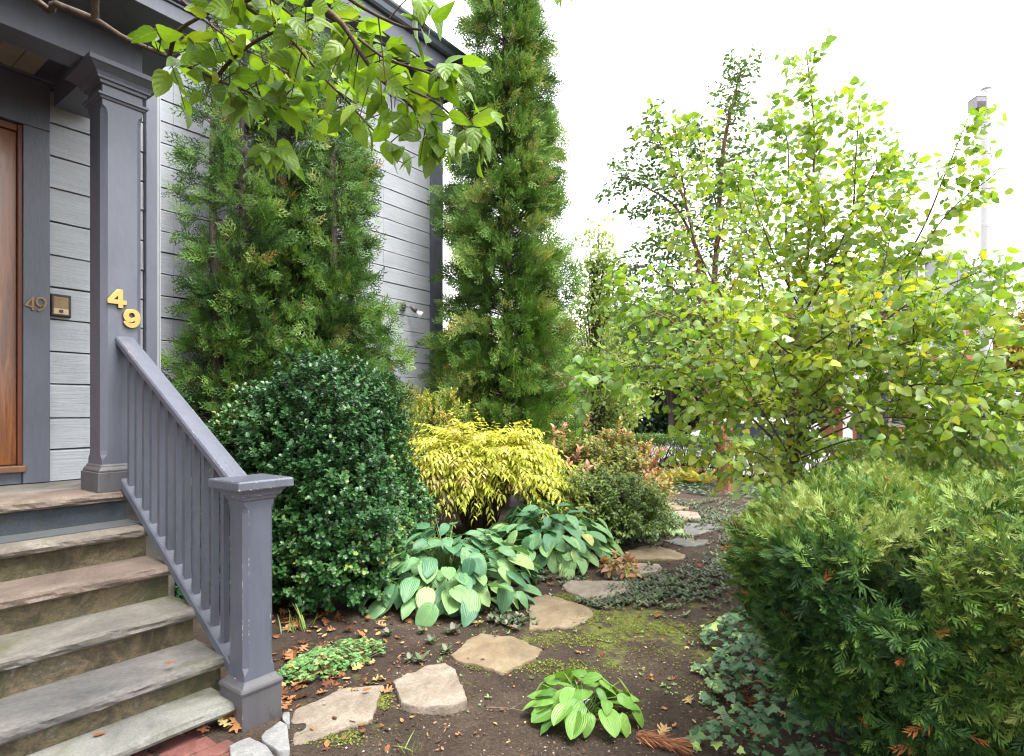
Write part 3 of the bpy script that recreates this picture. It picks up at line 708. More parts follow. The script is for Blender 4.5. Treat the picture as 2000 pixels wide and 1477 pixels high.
# brick paving at the foot of the steps (rows parallel to the bottom slab)
brick_m = m_stone('old_red_brick', [(.3, (.055, .018, .015)), (.5, (.115, .038, .031)), (.7, (.19, .075, .06))], 4., .1, dark=.35, bmp=.5)
bm_ = MB(); gb = np.random.default_rng(6)
for r in range(8):
    for k in range(14):
        x0 = -.225 - k*.208 - (r % 2)*.104*0 + gb.normal()*.008 + (r % 3)*.012; y0 = -1.19 - (r + 1)*.104 + gb.normal()*.003
        if x0 < -2.6: continue
        z = .030 + gb.normal()*.004
        w_, h_ = .196, .094; t0, t1, t2 = gb.normal(size=3)*.003
        bm_.loft([[(x0 + a*w_ - .0, y0 + b*h_, zz + c*tl) for (a, b, tl) in ((0, 0, t0), (1, 0, t1), (1, 1, t2), (0, 1, t0+t2-t1))] for zz, c in ((-.04, 0), (z, 1))])
o = bm_.build('brick_paving', brick_m, None, .006); o.location = L(0, 0); o.rotation_euler = (0, 0, HROT); tag(o, kind='structure')

# fallen oak leaves
def oak_outline():
    p = []
    side = [(.03, 0), (.05, .12), (.20, .18), (.24, .25), (.09, .30), (.11, .36), (.36, .44), (.40, .54), (.30, .53), (.13, .52), (.13, .60), (.30, .70), (.32, .80), (.12, .76), (.08, .84), (.03, 1.0)]
    return [(x, y) for x, y in side] + [(-x*.93, y*1.02 - .01) for x, y in side[::-1]]
oaks = [curled(oak_outline(), .03, s) for s in range(6)]
ovl = [(.0, 0), (.16, .14), (.25, .36), (.2, .62), (.1, .84), (0, 1), (-.1, .84), (-.2, .62), (-.25, .36), (-.16, .14)]
ovals = [curled(ovl, .03, 20 + s) for s in range(4)]
fo = Fol(); lit = Fol()
def scatter(cpx, n, eu, ev, lo, hi, tpls, dest, z=.004, band=(0, 1)):
    P = np.array([gnd(cpx[0] + g.normal()*eu, max(cpx[1] + g.normal()*ev, 900)) for _ in range(n)])
    P[:, 2] = gzv(P) + z + .012*g.random(n)
    for k in range(n):
        a = g.uniform(0, 6.28); up = np.array([g.normal()*.35, g.normal()*.35, 1])
        if g.random() < .25: up = up*np.array([1, 1, -1])
        dest.add(tpls[g.integers(len(tpls))], np.array([math.cos(a), math.sin(a), g.normal()*.2]), up, P[k], g.uniform(lo, hi), g.uniform(*band))
scatter((610, 1215), 34, 45, 14, .07, .12, oaks, fo)
scatter((585, 1300), 26, 30, 30, .06, .11, oaks, fo); scatter((570, 1365), 12, 12, 14, .07, .11, oaks, fo)
scatter((640, 1290), 26, 60, 32, .06, .11, oaks, fo); scatter((690, 1335), 10, 35, 10, .07, .11, oaks, fo)
scatter((930, 1200), 16, 50, 14, .06, .10, oaks, fo); scatter((700, 1215), 10, 70, 10, .06, .1, oaks, fo)
scatter((415, 1425), 16, 22, 9, .06, .11, oaks, fo, .045); scatter((440, 1405), 7, 8, 5, .07, .1, oaks, fo, .06)
scatter((1270, 1170), 14, 90, 30, .06, .09, oaks, fo); scatter((1400, 1300), 12, 60, 80, .05, .09, oaks, fo)
scatter((1200, 1350), 12, 130, 70, .04, .08, oaks, fo); scatter((1480, 1320), 12, 25, 60, .06, .10, oaks, fo)
scatter((1200, 1250), 60, 190, 90, .02, .045, ovals, fo); scatter((700, 1260), 60, 120, 40, .02, .05, ovals, fo)
scatter((1330, 1060), 40, 60, 40, .04, .07, ovals, fo); scatter((1420, 975), 30, 60, 12, .05, .08, ovals, fo)
scatter((1150, 1300), 150, 260, 110, .010, .026, ovals, fo); scatter((760, 1280), 90, 150, 60, .012, .03, ovals, fo); scatter((1350, 1180), 60, 90, 70, .015, .035, ovals, fo)
scatter((640, 1400), 20, 70, 40, .02, .05, ovals, fo); scatter((800, 1420), 24, 130, 40, .015, .035, ovals, fo)
scatter((1470, 1400), 14, 40, 40, .05, .09, oaks, fo, .05)
for (u, v, z_) in ((708, 1352, .034), (320, 1300, .3), (180, 1440, .13)):
    P_ = gnd(u, v, z_); fo.add(ovals[1], np.array([.6, .5, 0]), np.array([.1, 0, 1]), P_ + [0, 0, .003], .05, .3)
m_litter = m_leaf('fallen_leaf', [(0, (.085, .030, .014)), (.3, (.19, .075, .03)), (.6, (.29, .14, .06)), (.85, (.36, .22, .115)), (1, (.34, .29, .11))], .7, .15, (1.2, .9, .5), spec=.2, veins=.35, vein_c=(.2, .09, .03))
tag(fo.build('fallen_leaves', m_litter), 'brown and orange fallen oak leaves lying on the soil', kind='stuff')

# twigs on the ground
tw_m = m_bark('twig_bark', [(.3, (.05, .035, .025)), (.7, (.16, .12, .09))])
for k, (a, b, lb) in enumerate((((950, 1385), (1040, 1398), 'thin dark twig lying on the soil left of the small bright hosta'), ((1365, 1420), (1440, 1405), 'pale bent twig lying by the edge of the ivy'), ((815, 1392), (850, 1394), 'short twig on the soil below the pale pointed stepping stone'))):
    A_, B_ = gnd(*a), gnd(*b); M_ = (A_ + B_)/2 + [.01, .012, .012]
    t = Tub(5); t.add(spline([A_ + [0, 0, .008], M_, B_ + [0, 0, .01]], 8), .0035, .0015); t.add(spline([M_, M_ + (B_ - A_)*.2 + [0, .04, .01]], 4), .002, .001)
    tag(t.build('fallen_twig', tw_m), lb, 'twig', 'twigs fallen on the soil')
# ------------------------------------------------------------------ plants
UP = np.array([0, 0, 1.])
wood_dark = m_bark('dark_stem_bark', [(.3, (.022, .016, .012)), (.7, (.085, .062, .045))])

# ---- hostas
def hosta(label, c, n, rad, hgt, ll, mat, seed, pet, group=None, flat=1.0, ry=1.0):
    g = np.random.default_rng(seed)
    t = thing('hosta', label, 'hosta', c, 0, group)
    tp = [leaf_tpl(11, 9, .40, .40, .72, fold=.16, droop=.16, corr=.03, heart=.16, curl=-.04),
          leaf_tpl(11, 9, .38, .42, .75, fold=.06, droop=.28, corr=.03, heart=.14, curl=.12, wave=.03),
          leaf_tpl(11, 9, .42, .38, .70, fold=.30, droop=.10, corr=.03, heart=.18, curl=-.1),
          leaf_tpl(11, 9, .36, .42, .80, fold=.12, droop=.42, corr=.03, heart=.14, curl=.05, wave=.05)]
    fo = Fol(); st = Tub(5)
    for i in range(n):
        q = (i + .5)/n; az = i*2.39996 + g.normal()*.3; ph = math.acos(1 - q*(1 - math.cos(R(86))))
        out = np.array([math.cos(az), math.sin(az)*ry, 0]); l = ll*g.uniform(.68, 1.15)*(.78 + .25*math.sin(ph)); k = g.uniform(.74, 1.06)
        ctr = np.asarray(c) + out*(rad*math.sin(ph)*k) + UP*(max(.05, hgt*math.cos(ph)*k) + g.normal()*.012)
        e = np.clip(ph*.50 - .14 + g.normal()*.26, -.9, 1.05)
        d = unit(out*math.cos(e) - UP*math.sin(e) + np.array([g.normal(), g.normal(), 0])*.22)
        up = UP*math.cos(e) + out*math.sin(e) + rand_unit(g, 1)[0]*.38
        j = ctr - d*l*.5; j[2] = max(j[2], .03)
        base = np.asarray(c) + out*g.uniform(.0, .06) + [0, 0, .01]
        mid = (base + j)/2 + [0, 0, .12*hgt] - out*.04*rad
        st.add(spline([base, mid, j], 7), .0055*ll/.2, .0035*ll/.2)
        fo.add(tp[g.integers(4)], d, up, j, l, np.clip(.16 + .50*q + g.normal()*.2, 0, .97) if g.random() > .012 else 1.)
    fo.build('leaves', mat, t, c, smooth=True)
    st.build('stalks', m_plain('hosta_stalk', (.12, .19, .05), .45, nscale=12), t, c)
    return t
blue_h = m_leaf('blue_green_hosta', [(0, (.040, .125, .068)), (.3, (.075, .19, .09)), (.5, (.13, .26, .10)), (.75, (.20, .33, .12)), (.97, (.27, .37, .14)), (1, (.33, .33, .10))], .42, .22, (1.2, 1.3, .5), spec=.45, veins=.2, par=5., bmp=.35, vein_c=(.24, .38, .17), back=((.16, .26, .16), .5), spots=((.28, .2, .08), 9, .74))
lime_h = m_leaf('bright_green_hosta', [(0, (.07, .18, .03)), (.4, (.13, .27, .045)), (.75, (.20, .36, .07)), (.96, (.28, .42, .10)), (1, (.45, .33, .05))], .38, .3, (1.3, 1.2, .4), spec=.5, veins=.2, par=4.5, bmp=.35, vein_c=(.3, .45, .15), spots=((.33, .24, .06), 11, .72))
HG = 'hostas along the garden path'
hosta('broad blue-green hosta, largest of the clumps, with pale lower leaves, beside the dark holly', (-.53, 4.72, 0), 270, .73, .50, .170, blue_h, 1, .25, HG)
hosta('deep blue-green hosta behind the largest clump and left of the path', (.36, 5.75, 0), 225, .66, .52, .175, blue_h, 2, .25, HG)
hosta('blue-green hosta half hidden behind the small-leaved green shrub at the bend of the path', (1.45, 7.0, 0), 110, .53, .50, .18, blue_h, 3, .25, HG)
hosta('small bright green hosta alone in the bare soil near the front', (.345, 2.80, 0), 46, .265, .165, .118, lime_h, 4, .16, HG)
fl_ = Fol(); fl_.add(leaf_tpl(6, 5, .25, .5, .6, fold=.6, droop=.1), np.array([.3, -.2, .5]), UP, np.array([[.31, 2.62, .13], [.33, 2.63, .125]]), .035, .5)
h_small = [o for o in COL.objects if o.get('label', '').startswith('small bright green hosta')][0]
fl_.build('flower', m_plain('lilac_white_petal', (.62, .58, .68), .5), h_small, (.345, 2.78, 0))

# ---- generic shrub of leafy shoots over a dome
def dome(g, n, c, r, zmin, lump=.10, f=2.2, seed=0, shell=(.72, 1.02), cut=None, sq=2.):
    d = rand_unit(g, n); d[:, 2] = np.abs(d[:, 2])*1.0 - .25*(g.random(n) < .45)*g.random(n)
    d = unit(d); d = d/(np.abs(d)**sq).sum(1, keepdims=True)**(1/sq); k = shell[0] + (shell[1]-shell[0])*g.random(n)**.55
    k = k*(1 + lump*wob(d, f, seed) + lump*.6*wob(d, f*2.6, seed+1))
    P = np.asarray(c) + d*np.asarray(r)*k[:, None]; nr = unit(d/np.asarray(r))
    ok = P[:, 2] > zmin
    if cut is not None: ok &= cut(P)
    return P[ok], nr[ok]
def shoots(fo, st, g, P, nr, length, nleaf, tpls, ls, mode, rnd, droop=.3, spread=1.0, up=.5, leafup=.6, jit=.5):
    """short leafy shoots: leaves alternate / opposite along each"""
    m = len(P); d = unit(nr + up*UP + jit*rand_unit(g, m)); ln = length*g.uniform(.6, 1.2, m)
    a0 = g.uniform(0, 6.28, m); s1 = unit(np.cross(d, UP + .01*rand_unit(g, m))); s2 = np.cross(d, s1)
    if st is not None:
        for i in range(m): st.add(np.array([P[i] - d[i]*ln[i]*.5, P[i], P[i] + d[i]*ln[i]*.5]), .0018, .0008)
    for k in range(nleaf):
        t = (k + .5)/nleaf - .5
        if mode == 'spiral': an = a0 + k*2.4
        elif mode == 'pair': an = a0 + (k//2)*1.57 + (k % 2)*PI
        else: an = a0 + (k % 2)*PI + .25*g.normal(size=m)
        o = s1*np.cos(an)[:, None] + s2*np.sin(an)[:, None]
        D = unit(o*spread + d*(.55 + .5*(t + .5)) - UP*droop + .25*rand_unit(g, m))
        pos = P + d*(ln*t)[:, None]
        sc = ls*g.uniform(.7, 1.15, m)*(1.05 - .45*abs(t))
        r_ = np.clip(rnd + .16*g.normal(size=m) + .10*t, 0, 1)
        for q in range(len(tpls)):
            s = (np.arange(m) + k) % len(tpls) == q
            fo.add(tpls[q], D[s], (UP*leafup + d*.6 + .3*rand_unit(g, m))[s], pos[s], sc[s], r_[s])
def shrub(name, label, cat, c, parts, mat, seed, stems=None, group=None, cut=None, twigs=True):
    g = np.random.default_rng(seed); t = thing(name, label, cat, (c[0], c[1], 0), 0, group)
    fo = Fol(); st = Tub(4)
    for p in parts:
        P, nr = dome(g, p['n'], p.get('c', c), p['r'], p.get('zmin', .04), p.get('lump', .1), p.get('f', 2.2), seed + 3, p.get('shell', (.72, 1.02)), cut, p.get('sq', 2.))
        rnd = np.clip(.5 + .30*wob(P, p.get('cf', 4.5), seed + 9) + p.get('bias', 0), 0, 1)
        shoots(fo, st if twigs else None, g, P, nr, p['len'], p['k'], p['tpl'], p['ls'], p.get('mode', 'spiral'), rnd, p.get('droop', .3), p.get('spread', 1.), p.get('up', .5), p.get('leafup', .6), p.get('jit', .5))
    if stems:
        n_, r_, top = stems
        for i in range(n_):
            a = g.uniform(0, 6.28); q = g.uniform(.3, .8)
            e = np.array([c[0] + math.cos(a)*r_[0]*q, c[1] + math.sin(a)*r_[1]*q, top*g.uniform(.5, .85)])
            b = np.array([c[0] + g.normal()*.06, c[1] + g.normal()*.06, 0]); m_ = b*.45 + e*.55 + [0, 0, .12*top]
            st.add(spline([b, m_, e], 8), .012*g.uniform(.6, 1.3), .004)
    fo.build('foliage', mat, t, (c[0], c[1], 0), smooth=True)
    if st.n: st.build('stems', wood_dark, t, (c[0], c[1], 0))
    return t

# ---- dark glossy holly beside the steps
holly_t = []
for s in range(3):
    tp = leaf_tpl(6, 3, .30, .55, .55, fold=.25, droop=.18, serr=.30, wave=.10 + .05*s); holly_t.append(tp)
m_holly = m_leaf('holly_leaf', [(0, (.008, .034, .010)), (.4, (.018, .070, .018)), (.75, (.042, .118, .030)), (.95, (.085, .17, .045)), (1, (.20, .25, .05))], .36, .15, spec=.45, veins=.15, vein_c=(.05, .12, .04), back=((.05, .10, .04), .6))
HC = np.array([-1.80, 5.05, .0])
def hcut(P):
    s, d = toloc_v(P); return (s > .30) | (P[:, 2] > 1.3)
def toloc_v(P): Q = P - ORG; return Q @ E1, Q @ E2
hp = dict(len=.10, k=10, tpl=holly_t, ls=.046, mode='spiral', up=.55, spread=.9, droop=.05, jit=.6)
holly = shrub('holly_bush', 'dense dark glossy holly bush with small spiny leaves beside the stair railing', 'bush', HC,
      [dict(n=6000, r=(.92, .88, 1.10), c=HC + [0, 0, .36], lump=.21, f=2.3, zmin=.05, shell=(.8, 1.08), sq=3.3, **hp),
       dict(n=2300, r=(1.0, .9, .80), c=HC + [.05, -.06, .12], lump=.14, f=3., zmin=.04, shell=(.8, 1.05), sq=2.4, **hp),
       dict(n=1800, r=(.72, .68, 1.0), c=HC + [0, 0, .4], lump=.1, zmin=.05, **hp), dict(n=160, r=(.9, .85, 1.15), c=HC + [0, 0, .4], lump=.3, f=4., zmin=.9, shell=(1.0, 1.12), sq=2.5, **{**hp, 'len': .16, 'k': 13}),
       dict(n=1300, r=(.55, .5, .95), c=HC + [-.50, .0, .55], lump=.14, zmin=.1, **hp), dict(n=1300, r=(.6, .6, 1.0), c=HC + [.28, .05, .5], lump=.14, zmin=.1, **hp), dict(n=500, r=(.5, .45, .5), c=HC + [.62, .1, .5], lump=.12, zmin=.05, **hp)], m_holly, 41, (26, (.9, .9), 1.7), cut=hcut)
g = np.random.default_rng(3); P, nr = dome(g, 44, HC + [0, 0, .45], (1.0, .97, 1.44), .2)
ball = MB().lathe(0, 0, [(-.0045, .001), (-.003, .0036), (0, .0048), (.003, .0036), (.0045, .001)], 8)
bm0 = None; red_m = m_plain('red_berry', (.35, .02, .015), .3)
for p in P:
    if bm0 is None: bm0 = ball.build('berry', red_m, holly, smooth=True); o = bm0
    else: o = bm0.copy(); COL.objects.link(o)
    o.location = Vector(p - [HC[0], HC[1], 0])

# ---- golden arching shrub (leaves hang in two rows along arching shoots)
gold_t = [leaf_tpl(6, 3, .17, .6, 1.0, fold=.25, droop=.40), leaf_tpl(6, 3, .19, .6, 1.0, fold=.15, droop=.6, wave=.04), leaf_tpl(6, 3, .16, .6, 1.1, fold=.3, droop=.3)]
m_gold = m_leaf('golden_leaf', [(0, (.09, .15, .025)), (.16, (.22, .26, .03)), (.36, (.40, .45, .06)), (.7, (.56, .56, .11)), (.9, (.64, .57, .22)), (1, (.52, .38, .22))], .5, .48, (1.3, 1.25, .4), spec=.3, veins=.3, vein_c=(.55, .5, .15))
def arching(name, label, cat, c, n, rr, hgt, nl, ls, mat, tpls, seed, sub=3, bias=0., dirs=None, stem_m=None):
    g = np.random.default_rng(seed); t = thing(name, label, cat, (c[0], c[1], 0)); fo = Fol(); st = Tub(4); c = np.asarray(c, float)
    for i in range(n):
        a = g.uniform(0, 6.28); q = g.uniform(.25, 1.)**.7
        e = c + np.array([math.cos(a)*rr[0]*q, math.sin(a)*rr[1]*q, hgt*(1.02 - (.70 if i % 3 else .93)*q**1.8)*(g.uniform(.60, 1.04) if i % 9 else g.uniform(1.0, 1.22))])
        b = c + np.array([math.cos(a)*.12, math.sin(a)*.12, 0])*g.uniform(.2, 1.2)
        m_ = b + (e - b)*.42 + [0, 0, hgt*(.24 + .30*q)]
        main = spline([b, b*.6 + m_*.4 + [0, 0, .1], m_, e], 14); st.add(main, .0042, .0012)
        tips = [main[5:]]
        for k in range(sub):
            j = g.integers(5, 12); d = unit(main[j+1] - main[j]); sd = unit(d*[1, 1, .35] + .7*rand_unit(g, 1)[0]*[1, 1, .3] + [0, 0, .06]); l = g.uniform(.20, .42)*hgt/1.3
            tips.append(spline([main[j], main[j] + sd*l*.5 + [0, 0, .03], main[j] + sd*l - [0, 0, .08*l]], 7)); st.add(tips[-1], .0025, .0008)
        cl = g.normal()*.17
        for tp_ in tips:
            L_ = np.linalg.norm(np.diff(tp_, axis=0), axis=1).sum(); m = max(4, int(L_/(ls*.33)*nl))
            x = np.linspace(0, len(tp_) - 1.01, m); ii = x.astype(int); fr = (x - ii)[:, None]
            pos = tp_[ii]*(1-fr) + tp_[ii+1]*fr; d = unit(tp_[ii+1] - tp_[ii]); sd = unit(np.cross(d, UP + .001)); sg = np.where(np.arange(m) % 2, 1, -1)[:, None]
            D = unit(sd*sg*.80 + d*.65 - UP*.14 + .22*rand_unit(g, m)); hz = np.clip((pos[:, 2] - c[2])/hgt, 0, 1)
            rn = np.clip(.48 + cl + bias + .35*(hz - .5) + .13*g.normal(size=m), 0, 1)
            for q_ in range(len(tpls)):
                s = np.arange(m) % len(tpls) == q_
                fo.add(tpls[q_], D[s], (UP + .35*rand_unit(g, m))[s], pos[s], (ls*g.uniform(.7, 1.15, m)*(1 - .35*(x/len(tp_))**3))[s], rn[s])
    fo.build('foliage', mat, t, (c[0], c[1], 0), smooth=True); st.build('stems', stem_m or m_plain('dark_tan_stem', (.045, .028, .016), .6), t, (c[0], c[1], 0))
    return t
arching('golden_shrub', 'golden yellow shrub with arching shoots of narrow drooping leaves', 'shrub', (-.36, 6.5, 0), 330, (1.22, .95), 1.42, 1.0, .080, m_gold, gold_t, 7, 4, .03)

# ---- pink-flushed shrub, green small-leaved shrub, spirea by the house, seedlings
ov_t = [leaf_tpl(5, 3, .26, .5, .8, fold=.2, droop=.25), leaf_tpl(5, 3, .28, .5, .8, fold=.1, droop=.5, wave=.05)]
m_pink = m_leaf('pink_flushed_leaf', [(0, (.07, .12, .025)), (.35, (.17, .22, .045)), (.55, (.30, .26, .075)), (.75, (.42, .21, .12)), (.92, (.46, .22, .17)), (1, (.52, .30, .26))], .5, .3, (1.2, 1., .6), spec=.3, veins=.2, vein_c=(.4, .25, .15))
c = np.array([1.0, 7.3, 0])
shrub('pink_flushed_shrub', 'low shrub with green leaves flushed pink and orange, right of the golden shrub', 'shrub', c,
      [dict(n=950, r=(.85, .7, .62), c=c + [.05, 0, .44], len=.16, k=9, tpl=ov_t, ls=.065, up=1.0, spread=.8, droop=-.1, lump=.2, zmin=.15, bias=-.06, cf=3),
       dict(n=60, r=(.85, .7, .72), c=c + [-.2, 0, .38], len=.24, k=12, tpl=ov_t, ls=.085, up=1.4, spread=.7, droop=-.2, lump=.22, zmin=.4, bias=.12, shell=(.95, 1.1)),
       dict(n=300, r=(.6, .5, .4), c=c + [.1, 0, .45], len=.16, k=8, tpl=ov_t, ls=.06, up=.8, lump=.2, zmin=.1, bias=-.15)], m_pink, 52, (26, (.7, .6), .9))
m_green = m_leaf('olive_green_leaf', [(0, (.03, .065, .012)), (.4, (.075, .13, .022)), (.8, (.15, .22, .04)), (1, (.32, .30, .06))], .45, .3, spec=.4, veins=.2, vein_c=(.15, .2, .05))
c = np.array([1.08, 6.35, 0])
shrub('small_leaved_shrub', 'spreading olive green shrub with small leaves and dark twigs between two hostas', 'shrub', c,
      [dict(n=900, r=(.72, .5, .52), c=c + [0, 0, .22], len=.15, k=10, tpl=ov_t, ls=.042, up=.3, spread=.9, lump=.2, zmin=.06, mode='pair'),
       dict(n=300, r=(.5, .4, .4), c=c + [-.1, 0, .2], len=.15, k=8, tpl=ov_t, ls=.045, up=.3, lump=.2, zmin=.06, bias=-.2)], m_green, 53, (26, (.7, .5), .6))
m_spir = m_leaf('spirea_leaf', [(0, (.08, .14, .02)), (.4, (.20, .27, .04)), (.7, (.36, .36, .07)), (.9, (.46, .34, .10)), (1, (.50, .25, .10))], .5, .3, spec=.3)
c = np.array([-1.35, 7.25, 0])
sp_t = [leaf_tpl(4, 3, .20, .5, .7, fold=.2, droop=.1)]
shrub('spirea_bush', 'yellow-green bush with orange tips by the house wall behind the holly', 'bush', c,
      [dict(n=950, r=(.85, .6, 1.0), c=c + [.1, 0, .72], len=.13, k=14, tpl=sp_t, ls=.042, up=.9, spread=.8, droop=-.1, lump=.12, zmin=.2)], m_spir, 54, (14, (.6, .5), 1.3))
c = np.array([.93, 5.15, 0])
shrub('pink_seedling', 'low seedling with pink-edged pale leaves at the right foot of the blue-green hosta', 'seedling', c,
      [dict(n=34, r=(.16, .13, .16), c=c + [0, 0, .03], len=.09, k=7, tpl=ov_t, ls=.06, up=.5, zmin=.02, bias=.12)], m_pink, 55, (5, (.12, .1), .15))

# ---- hardy geranium clump
def lobed(nl, depth, r=.5):
    o = []
    for i in range(nl*4):
        a = -PI/2 + .28 + (2*PI - .56)*i/(nl*4 - 1); q = r*(1 - depth*(.5 + .5*math.cos(i*PI/2 - PI)) if True else 1)
        o.append((math.cos(a)*q, math.sin(a)*q + .45))
    return fan_tpl(o, .05)
ger_t = [lobed(5, .42), lobed(6, .36)]
m_ger = m_leaf('geranium_leaf', [(0, (.05, .13, .035)), (.45, (.11, .23, .07)), (.8, (.20, .33, .12)), (.95, (.40, .40, .12)), (1, (.45, .28, .10))], .5, .25, spec=.35)
g = np.random.default_rng(8); n = 620; ce = gnd(650, 1300)
a = g.uniform(0, 6.28, n); q = np.sqrt(g.random(n)); ax = unit(gnd(735, 1262) - gnd(560, 1325)); ay = np.array([-ax[1], ax[0], 0])
P = ce + ax*(np.cos(a)*q*.34)[:, None] + ay*(np.sin(a)*q*.155)[:, None]; hz = .095*(1 - q**2.2)*(1 + .25*wob(P, 14, 2)) + .022
ok = wob(P, 11, 5) > -.62; P = P[ok]; hz = hz[ok]; n = len(P); P[:, 2] = hz
t = thing('geranium_clump', 'low mound of small lobed bright green leaves beside the newel post', 'plant', ce)
fo = Fol(); out = P - ce; out[:, 2] = 0
D = unit(unit(out)*.7 + .8*rand_unit(g, n)*[1, 1, .2]); U = UP + .45*unit(out) + .3*rand_unit(g, n)
for k in range(2): fo.add(ger_t[k], D[k::2], U[k::2], P[k::2], g.uniform(.022, .038, len(P[k::2])), np.clip(.45 + .25*g.normal(size=len(P[k::2])), 0, 1))
fo.build('leaves', m_ger, t, ce, smooth=True)
st = Tub(4)
for i in range(0, n, 2): st.add(np.array([[ce[0]*.35 + P[i][0]*.65, ce[1]*.35 + P[i][1]*.65, .0], P[i]]), .0012, .0009)
st.build('stalks', m_plain('pale_stalk', (.2, .2, .08), .6), t, ce)

# ---- bugle ground cover and single rosettes
rs = leaf_tpl(4, 3, .24, .6, .6, fold=.15, droop=.25)
m_bug = m_leaf('bugle_leaf', [(0, (.028, .034, .022)), (.3, (.05, .075, .038)), (.55, (.09, .135, .06)), (.8, (.11, .075, .075)), (1, (.19, .24, .10))], .5, .15, spec=.35)
def rosette(fo, g, p, r, k, rnd):
    for j in range(k):
        a = j*2.4 + g.normal()*.3; el = .25 + .8*(1 - j/k); d = np.array([math.cos(a)*math.cos(el), math.sin(a)*math.cos(el), math.sin(el)])
        fo.add(rs, d, UP + .1*rand_unit(g, 1)[0], p, r*(.6 + .4*(1 - j/k)*1.2)*g.uniform(.8, 1.15), np.clip(rnd + .2*g.normal(), 0, 1))
g = np.random.default_rng(12); fo = Fol()
patches = [((1290, 1150), 95, 26, 430), ((1390, 1120), 50, 25, 150), ((990, 1208), 34, 16, 120), ((1400, 1010), 60, 22, 360), ((1370, 985), 60, 9, 260), ((1200, 1178), 60, 8, 90), ((1225, 1060), 70, 10, 130), ((1430, 1070), 30, 30, 160), ((1470, 960), 60, 8, 200), ((1080, 1130), 60, 10, 70)]
for (cu, cv), su, sv, n in patches:
    for i in range(n):
        u, v = cu + g.normal()*su*.62, cv + g.normal()*sv*.62
        p = gnd(u, max(v, 945)); p[2] = gz(p[0], p[1]) + .012
        if wob(p*np.array([1, 1, 0]), 6, 31) < -.45: continue
        rosette(fo, g, p, g.uniform(.028, .05), 7, g.uniform(.15, .75))
tag(fo.build('bugle_carpet', m_bug, smooth=True), 'dull green and bronze creeping ground cover spreading over the soil along the path', kind='stuff')
RG = 'single bronze rosettes in the bare soil'
for (u, v, s, lb) in ((757, 1243, .055, 'bronze rosette nearest the top of the geranium mound'), (823, 1238, .045, 'small bronze rosette below the largest hosta'), (842, 1256, .05, 'bronze rosette between the pale pointed stone and the largest hosta'), (885, 1238, .075, 'bushiest bronze rosette at the left corner of the ochre stone'), (800, 1294, .05, 'twin bronze rosette touching the pale pointed stone, left one'), (822, 1297, .065, 'twin bronze rosette touching the pale pointed stone, right one'), (872, 1275, .05, 'flat bronze rosette against the left tip of the ochre stone')):
    f1 = Fol(); p = gnd(u, v); p[2] = gz(p[0], p[1]) + .01; rosette(f1, g, p, s, 11, .55)
    tag(f1.build('bugle_rosette', m_bug, None, smooth=True), lb, 'plant', RG)

# little weeds and grass blades
blade = leaf_tpl(6, 2, .03, .3, .8, fold=0, droop=.35); blade.v[:, 0] *= 1.0
m_grass = m_leaf('grass_blade', [(0, (.07, .13, .02)), (1, (.22, .30, .07))], .5, .3)
for (u, v, n, h, lb) in ((600, 1232, 9, .16, 'thin grass tuft in leaf litter below the holly'), (560, 1240, 5, .14, 'sparse grass blades by the newel post'), (1098, 1128, 14, .11, 'grass tuft at the foot of the blue-green hosta'), (800, 1465, 8, .10, 'grass blades at the bottom edge left of the bright hosta'), (1395, 968, 22, .17, 'grass tuft at the left foot of the cinnamon-barked trunk'), (1432, 966, 16, .15, 'grass tuft at the right foot of the cinnamon-barked trunk'), (1195, 1300, 6, .05, 'tiny grass sprout in the mossy soil')):
    f1 = Fol(); p = gnd(u, v); p[2] = gz(p[0], p[1]); d = rand_unit(g, n); d[:, 2] = np.abs(d[:, 2]) + 1.0
    f1.add(blade, d, rand_unit(g, n), p + g.normal(size=(n, 3))*[.02, .02, 0], h*g.uniform(.6, 1.2, n), g.random(n))
    tag(f1.build('grass_tuft', m_grass), lb, 'grass tuft', 'small grass tufts in the garden')
f1 = Fol()
for i in range(240):
    u, v = g.uniform(820, 1470), g.uniform(1200, 1470); p = gnd(u, v); p[2] = gz(p[0], p[1]) + .006
    if wob(p*np.array([1, 1, 0]), 3, 77) < .0: continue
    k = g.integers(3, 6); d = rand_unit(g, k); d[:, 2] = .3 + .3*g.random(k)
    f1.add(rs, d, UP, p, g.uniform(.010, .024), g.random(k))
tag(f1.build('weed_seedlings', m_leaf('weed_leaf', [(0, (.06, .12, .03)), (1, (.20, .32, .10))], .5, .25)), 'tiny green seedlings sprouting in the soil', kind='stuff')

# dry brown frond in front
f1 = Fol(); q0, q1 = gnd(1240, 1443), gnd(1335, 1468); n = 420; x = g.random(n)
d = unit(q1 - q0); sd = np.array([-d[1], d[0], 0]); sg = np.where(g.random(n) < .5, 1., -1.)
P = q0 + (q1-q0)*x[:, None] + sd*(g.normal(size=n)*.01)[:, None]; P[:, 2] = .012 + .02*g.random(n)
nd_ = kites_tpl([kite((0, 0, 0), (0, 1, 0), .03)])
f1.add(nd_, unit(d*.8 + sd*(sg*g.uniform(.1, .7, n))[:, None] + UP*.15*g.normal(size=n)[:, None]), UP + .3*rand_unit(g, n), P, g.uniform(.05, .09, n), g.random(n))
tag(f1.build('dry_frond', m_leaf('dry_frond_leaf', [(0, (.12, .045, .02)), (.6, (.24, .09, .04)), (1, (.38, .18, .08))], .7, .1)), 'dry rusty brown frond lying in front of the bright hosta', 'dry frond')

